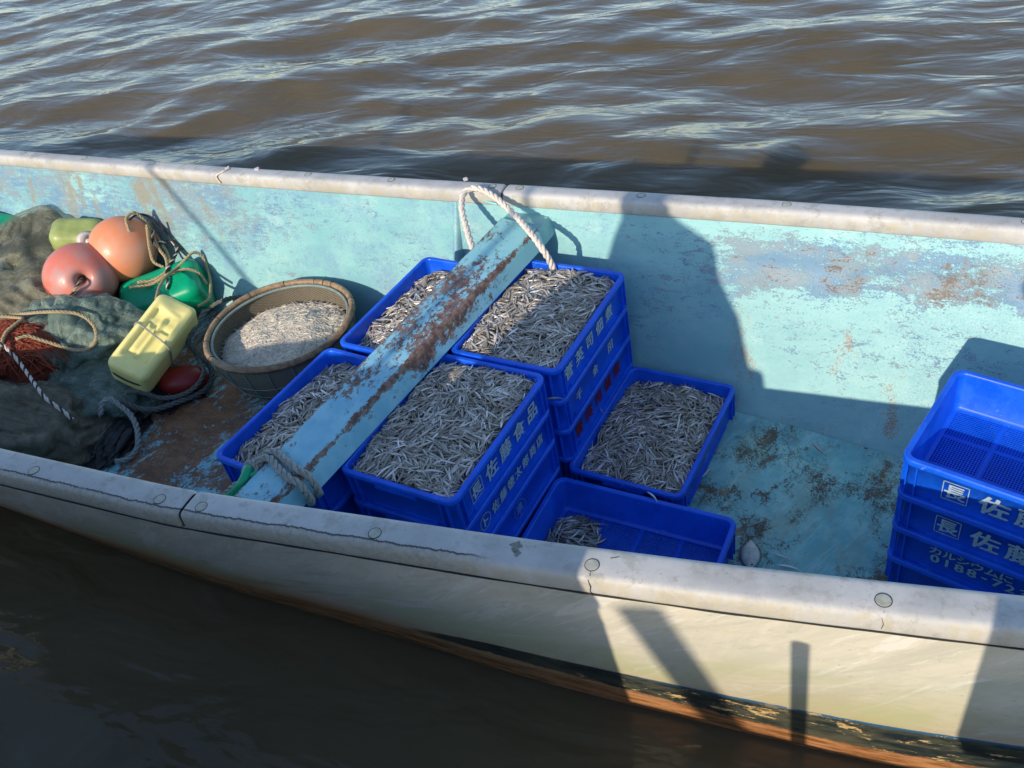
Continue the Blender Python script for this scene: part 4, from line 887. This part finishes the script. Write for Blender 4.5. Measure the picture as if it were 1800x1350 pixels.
# ------------------------------------------------------------------ on the quay behind the camera (they throw the shadows)
def skin_obj(name, V, E, rad, mat, parent, root=0, sub=1):
    me = bpy.data.meshes.new(name); me.from_pydata([tuple(v) for v in V], E, []); o = bpy.data.objects.new(name, me); COL.objects.link(o)
    o.modifiers.new('s', 'SKIN'); l = me.skin_vertices[0].data
    for i, r_ in enumerate(rad): l[i].radius = (r_, r_) if not isinstance(r_, tuple) else r_
    for i in range(len(V)): l[i].use_root = (i == root)
    md = o.modifiers.new('d', 'SUBSURF'); md.levels = sub; md.render_levels = sub
    bpy.context.view_layer.update(); m2 = bpy.data.meshes.new_from_object(o.evaluated_get(bpy.context.evaluated_depsgraph_get())); m2.materials.clear(); m2.materials.append(mat)
    m2.polygons.foreach_set('use_smooth', [True]*len(m2.polygons)); bpy.data.objects.remove(o); n = bpy.data.objects.new(name, m2); COL.objects.link(n); n.parent = parent; return n
def person(loc, rz, label, arms, h=1.74, cap=True):
    """standing figure facing local +y; arms: for each side (elbow, wrist) points"""
    k = h/1.74; p = tag(empty('person', loc, rz), label, 'person'); S = lambda *a: Vector(a)*k
    V = [S(0, 0, .95), S(0, .01, 1.12), S(0, .0, 1.30), S(0, -.01, 1.42), S(0, .0, 1.50), S(0, .01, 1.56), S(0, .02, 1.64), S(0, .01, 1.71)]
    Rr = [(.15, .11), (.135, .10), (.16, .11), (.12, .085), (.055, .055), (.072, .078), (.082, .095), (.05, .06)]; E = [(i, i+1) for i in range(7)]
    for s in (-1, 1):
        b = len(V); V += [S(s*.10, 0, .86), S(s*.11, .02, .48), S(s*.12, -.02, .09), S(s*.13, .10, .05), S(s*.135, .17, .035)]; Rr += [.088, .058, .042, .04, .025]; E += [(0, b), (b, b+1), (b+1, b+2), (b+2, b+3), (b+3, b+4)]
        el, wri = arms[0 if s < 0 else 1]; el = Vector(el)*k; wri = Vector(wri)*k; b = len(V); dr = (wri-el).normalized(); sd = Vector((s, 0, 0)); sd = (sd-dr*sd.dot(dr)).normalized(); up_ = dr.cross(sd)
        V += [S(s*.18, 0, 1.40), el, wri, wri+dr*.045, wri+dr*.075]; Rr += [.052, .042, .028, (.034, .020), (.036, .016)]; E += [(3, b), (b, b+1), (b+1, b+2), (b+2, b+3), (b+3, b+4)]
        for i, (off, ln) in enumerate(((-.030, .060), (-.010, .075), (.011, .070), (.030, .055))):
            c0 = len(V); q0 = wri+dr*.080+sd*off; V += [q0, q0+dr*ln*.5+up_*.008, q0+dr*ln+up_*.026]; Rr += [.0095, .009, .0075]; E += [(b+4, c0), (c0, c0+1), (c0+1, c0+2)]
        c0 = len(V); V += [wri+dr*.03+up_*.028-sd*.026, wri+dr*.062+up_*.045-sd*.030]; Rr += [.011, .009]; E += [(b+3, c0), (c0, c0+1)]
    skin_obj('body', V, E, Rr, M['skin'], p)
    V = [S(0, 0, .80), S(0, .0, .97), S(0, .01, 1.14), S(0, 0, 1.30), S(0, -.01, 1.40), S(0, -.01, 1.455)]; Rr = [(.20, .15), (.185, .14), (.175, .13), (.195, .135), (.15, .11), (.075, .075)]; E = [(i, i+1) for i in range(5)]
    for s in (-1, 1):
        el, wri = arms[0 if s < 0 else 1]; el = Vector(el)*k; wri = Vector(wri)*k; b = len(V); V += [S(s*.19, 0, 1.39), el, el.lerp(wri, .92)]; Rr += [.075, .064, .048]; E += [(4, b), (b, b+1), (b+1, b+2)]
    skin_obj('jacket', V, E, Rr, M['navy'], p)
    V = [S(0, 0, .92)]; Rr = [(.16, .12)]; E = []
    for s in (-1, 1): b = len(V); V += [S(s*.10, 0, .80), S(s*.11, .015, .48), S(s*.12, -.02, .14)]; Rr += [.10, .075, .065]; E += [(0, b), (b, b+1), (b+1, b+2)]
    skin_obj('trousers', V, E, Rr, M['trous'], p)
    for s in (-1, 1): skin_obj('boot', [S(s*.12, -.025, .22), S(s*.12, -.02, .07), S(s*.13, .08, .055), S(s*.135, .17, .045)], [(0, 1), (1, 2), (2, 3)], [.062, .055, .052, .042], M['boot'], p)
    V = [S(0, -.01, 1.66), S(0, -.015, 1.72)]; skin_obj('hair', V, [(0, 1)], [(.086, .098), (.078, .088)], M['boot'], p)
    if cap: skin_obj('cap', [S(0, 0, 1.70), S(0, 0, 1.755), S(0, .09, 1.70), S(0, .15, 1.69)], [(0, 1), (0, 2), (2, 3)], [(.094, .104), (.07, .08), (.08, .012), (.06, .008)], M['cap2'], p)
    f = MB()
    for s in (-1, 1):
        Vs, Fs = ico(2); f.add([v*.011*k+S(s*.032, .092, 1.635) for v in Vs], Fs)
    f.build('eye', M['boot'], p, True); f = MB(); f.tube([S(0, .092, 1.63), S(0, .118, 1.60), S(0, .098, 1.595)], [.009, .014, .010], 8); f.tube([S(-.024, .088, 1.562), S(0, .098, 1.560), S(.024, .088, 1.562)], .006, 6); f.build('nose_and_mouth', M['skin'], p, True)
    f = MB()
    for s in (-1, 1): Vs, Fs = ico(2); f.add([Vector((v.x*.010, v.y*.020, v.z*.030))*k+S(s*.083, .0, 1.625) for v in Vs], Fs)
    f.build('ears', M['skin'], p, True); return p
def shade_cape(p, rows):  # unseen cape, added to fill out the figure's cast shadow
    mb = MB(); mb.loft([[(cx-p.location.x+hx*math.cos(a), dy*math.sin(a)-.01, z-QZ) for a in [2*math.pi*k/28 for k in range(28)]] for z, cx, hx, dy in rows]); c_ = mb.build('added_shade_cape', M['navy'], p, True); bpy.context.view_layer.update(); c_.matrix_world = Matrix.Translation(p.location)
pa = person((-1.31, -.22, QZ), R(38), 'person in navy jacket and grey cap standing behind the crates on the quay', [((-.28, .05, 1.12), (-.20, .16, .98)), ((.30, .08, 1.14), (.26, .16, .98))], 1.63)
pa.scale = (.9, .9, 1)
shade_cape(pa, [(1.20, -1.20, .44, .20), (1.33, -1.215, .425, .20), (1.45, -1.25, .37, .19), (1.64, -1.25, .31, .18), (1.80, -1.265, .23, .15), (1.93, -1.265, .20, .13), (2.0, -1.31, .13, .11), (2.04, -1.32, .09, .09)])
person((.44, -.30, QZ), R(25), 'person in navy jacket holding out a phone over the quay edge', [((-.34, .05, 1.22), (-.40, .20, 1.42)), ((.24, .05, 1.12), (.15, .25, 1.15))], 1.58, False)
mb = MB(); mb.box((.17, -.22, .5+.59), (.10, .10, .27)); mb.tube(spline([(.12, -.22, 1.36), (.25, -.25, 1.75), (.45, -.3, 1.95), (.5, -.42, 1.7)], .03), .012, 6); tag(mb.build('added_shade_bag', M['bag']), 'unseen canvas bag added beside the person on the right to widen their shadow', 'bag')  # added out of view, shapes the shadow edge at hip height
for i in range(6): crate(-1.09, -.22, -90+rnd.uniform(-1, 1), i+1, ('lowest', 'second lowest', 'third lowest', 'third highest', 'second highest', 'topmost')[i]+' unseen blue crate of the stack added on the quay for shade', None, 'unseen crates added on the quay for shade', z0=QZ+.01)  # unseen stack, added to shade the near rail and hull
mb = MB(); xs_ = np.linspace(-7.5, -1.37, 62); rings = []
for x in xs_:
    tp = float(np.interp(x, [-7.5, -5, -3.6, -3.2, -2.8, -2.0, -1.68, -1.56, -1.37], [1.0, 1.05, 1.16, 1.27, 1.39, 1.56, 1.60, 1.45, 1.22]))+.02*mnoise.noise(Vector((x*4, 0, 0)))
    rings.append([(x, -.85+.03*mnoise.noise(Vector((x*3, 1, 0))), QZ+.002), (x, -.80, tp*.6+.25), (x, -.55, tp-.05), (x, -.25, tp), (x, -.12, tp-.06), (x, -.06+.03*mnoise.noise(Vector((x*5, 4, 0))), tp*.55+.25), (x, -.05, QZ+.002)])
mb.loft(rings, cap0=True, cap1=True); tag(mb.build('added_shade_pile', M['tarp'], None, True), 'long unseen tarpaulin pile added on the quay to shade the boat', 'shade pile')  # made-up heap, its top profile cut to the shade wanted on the left
mb = MB(); bq = Vector((-.565, -.2, .86))-SUN*(3.2/SUN.y); rm = Matrix.Rotation(R(-16), 3, 'Y'); hl = (bq.z+.36*math.cos(R(16))-QZ)/math.cos(R(16))/2; mb.box(bq+rm @ Vector((0, 0, .36-hl)), (.060, .012, hl-.004), rm); tag(mb.build('added_shade_board', M['wood']), 'unseen wooden board added on the quay to cast a slanting shadow band', 'board')  # unseen board, added for the soft diagonal shadow on the hull
mb = MB(); mb.tube([(-.30, -.20, QZ), (-.30, -.20, 1.165)], .021, 12); mb.tube([(-.30, -.20, QZ), (-.30, -.20, QZ+.02)], .05, 12); tag(mb.build('steel_post', M['steel']), 'short round steel post standing on the quay edge', 'post')
k_ = 2.0/.9031
def back_(x, z, y=-2.2): return Vector((x, -.2, z))-SUN*((-.2-y)/SUN.y)
a, b = back_(-3.95, 2.16), back_(-3.67, 1.84); d_ = (a-b).normalized(); mb = MB(); mb.tube([b-d_*((b.z-QZ)/d_.z), a+d_*.05, a+d_*.9], [.016, .014, .01], 8); tag(mb.build('bamboo_pole', M['wood']), 'slanting bamboo pole standing on the quay behind the added pile', 'pole')
a, b = back_(-1.83, 2.13), back_(-1.77, 1.98); mb = MB(); mb.tube([(a.x+.06, a.y, QZ), (a.x, a.y, a.z), (a.x-.03, a.y, a.z+.12)], [.018, .016, .012], 8); tag(mb.build('bamboo_pole', M['wood']), 'upright bamboo pole on the quay behind the standing person', 'pole')
# river bed far below closes the scene
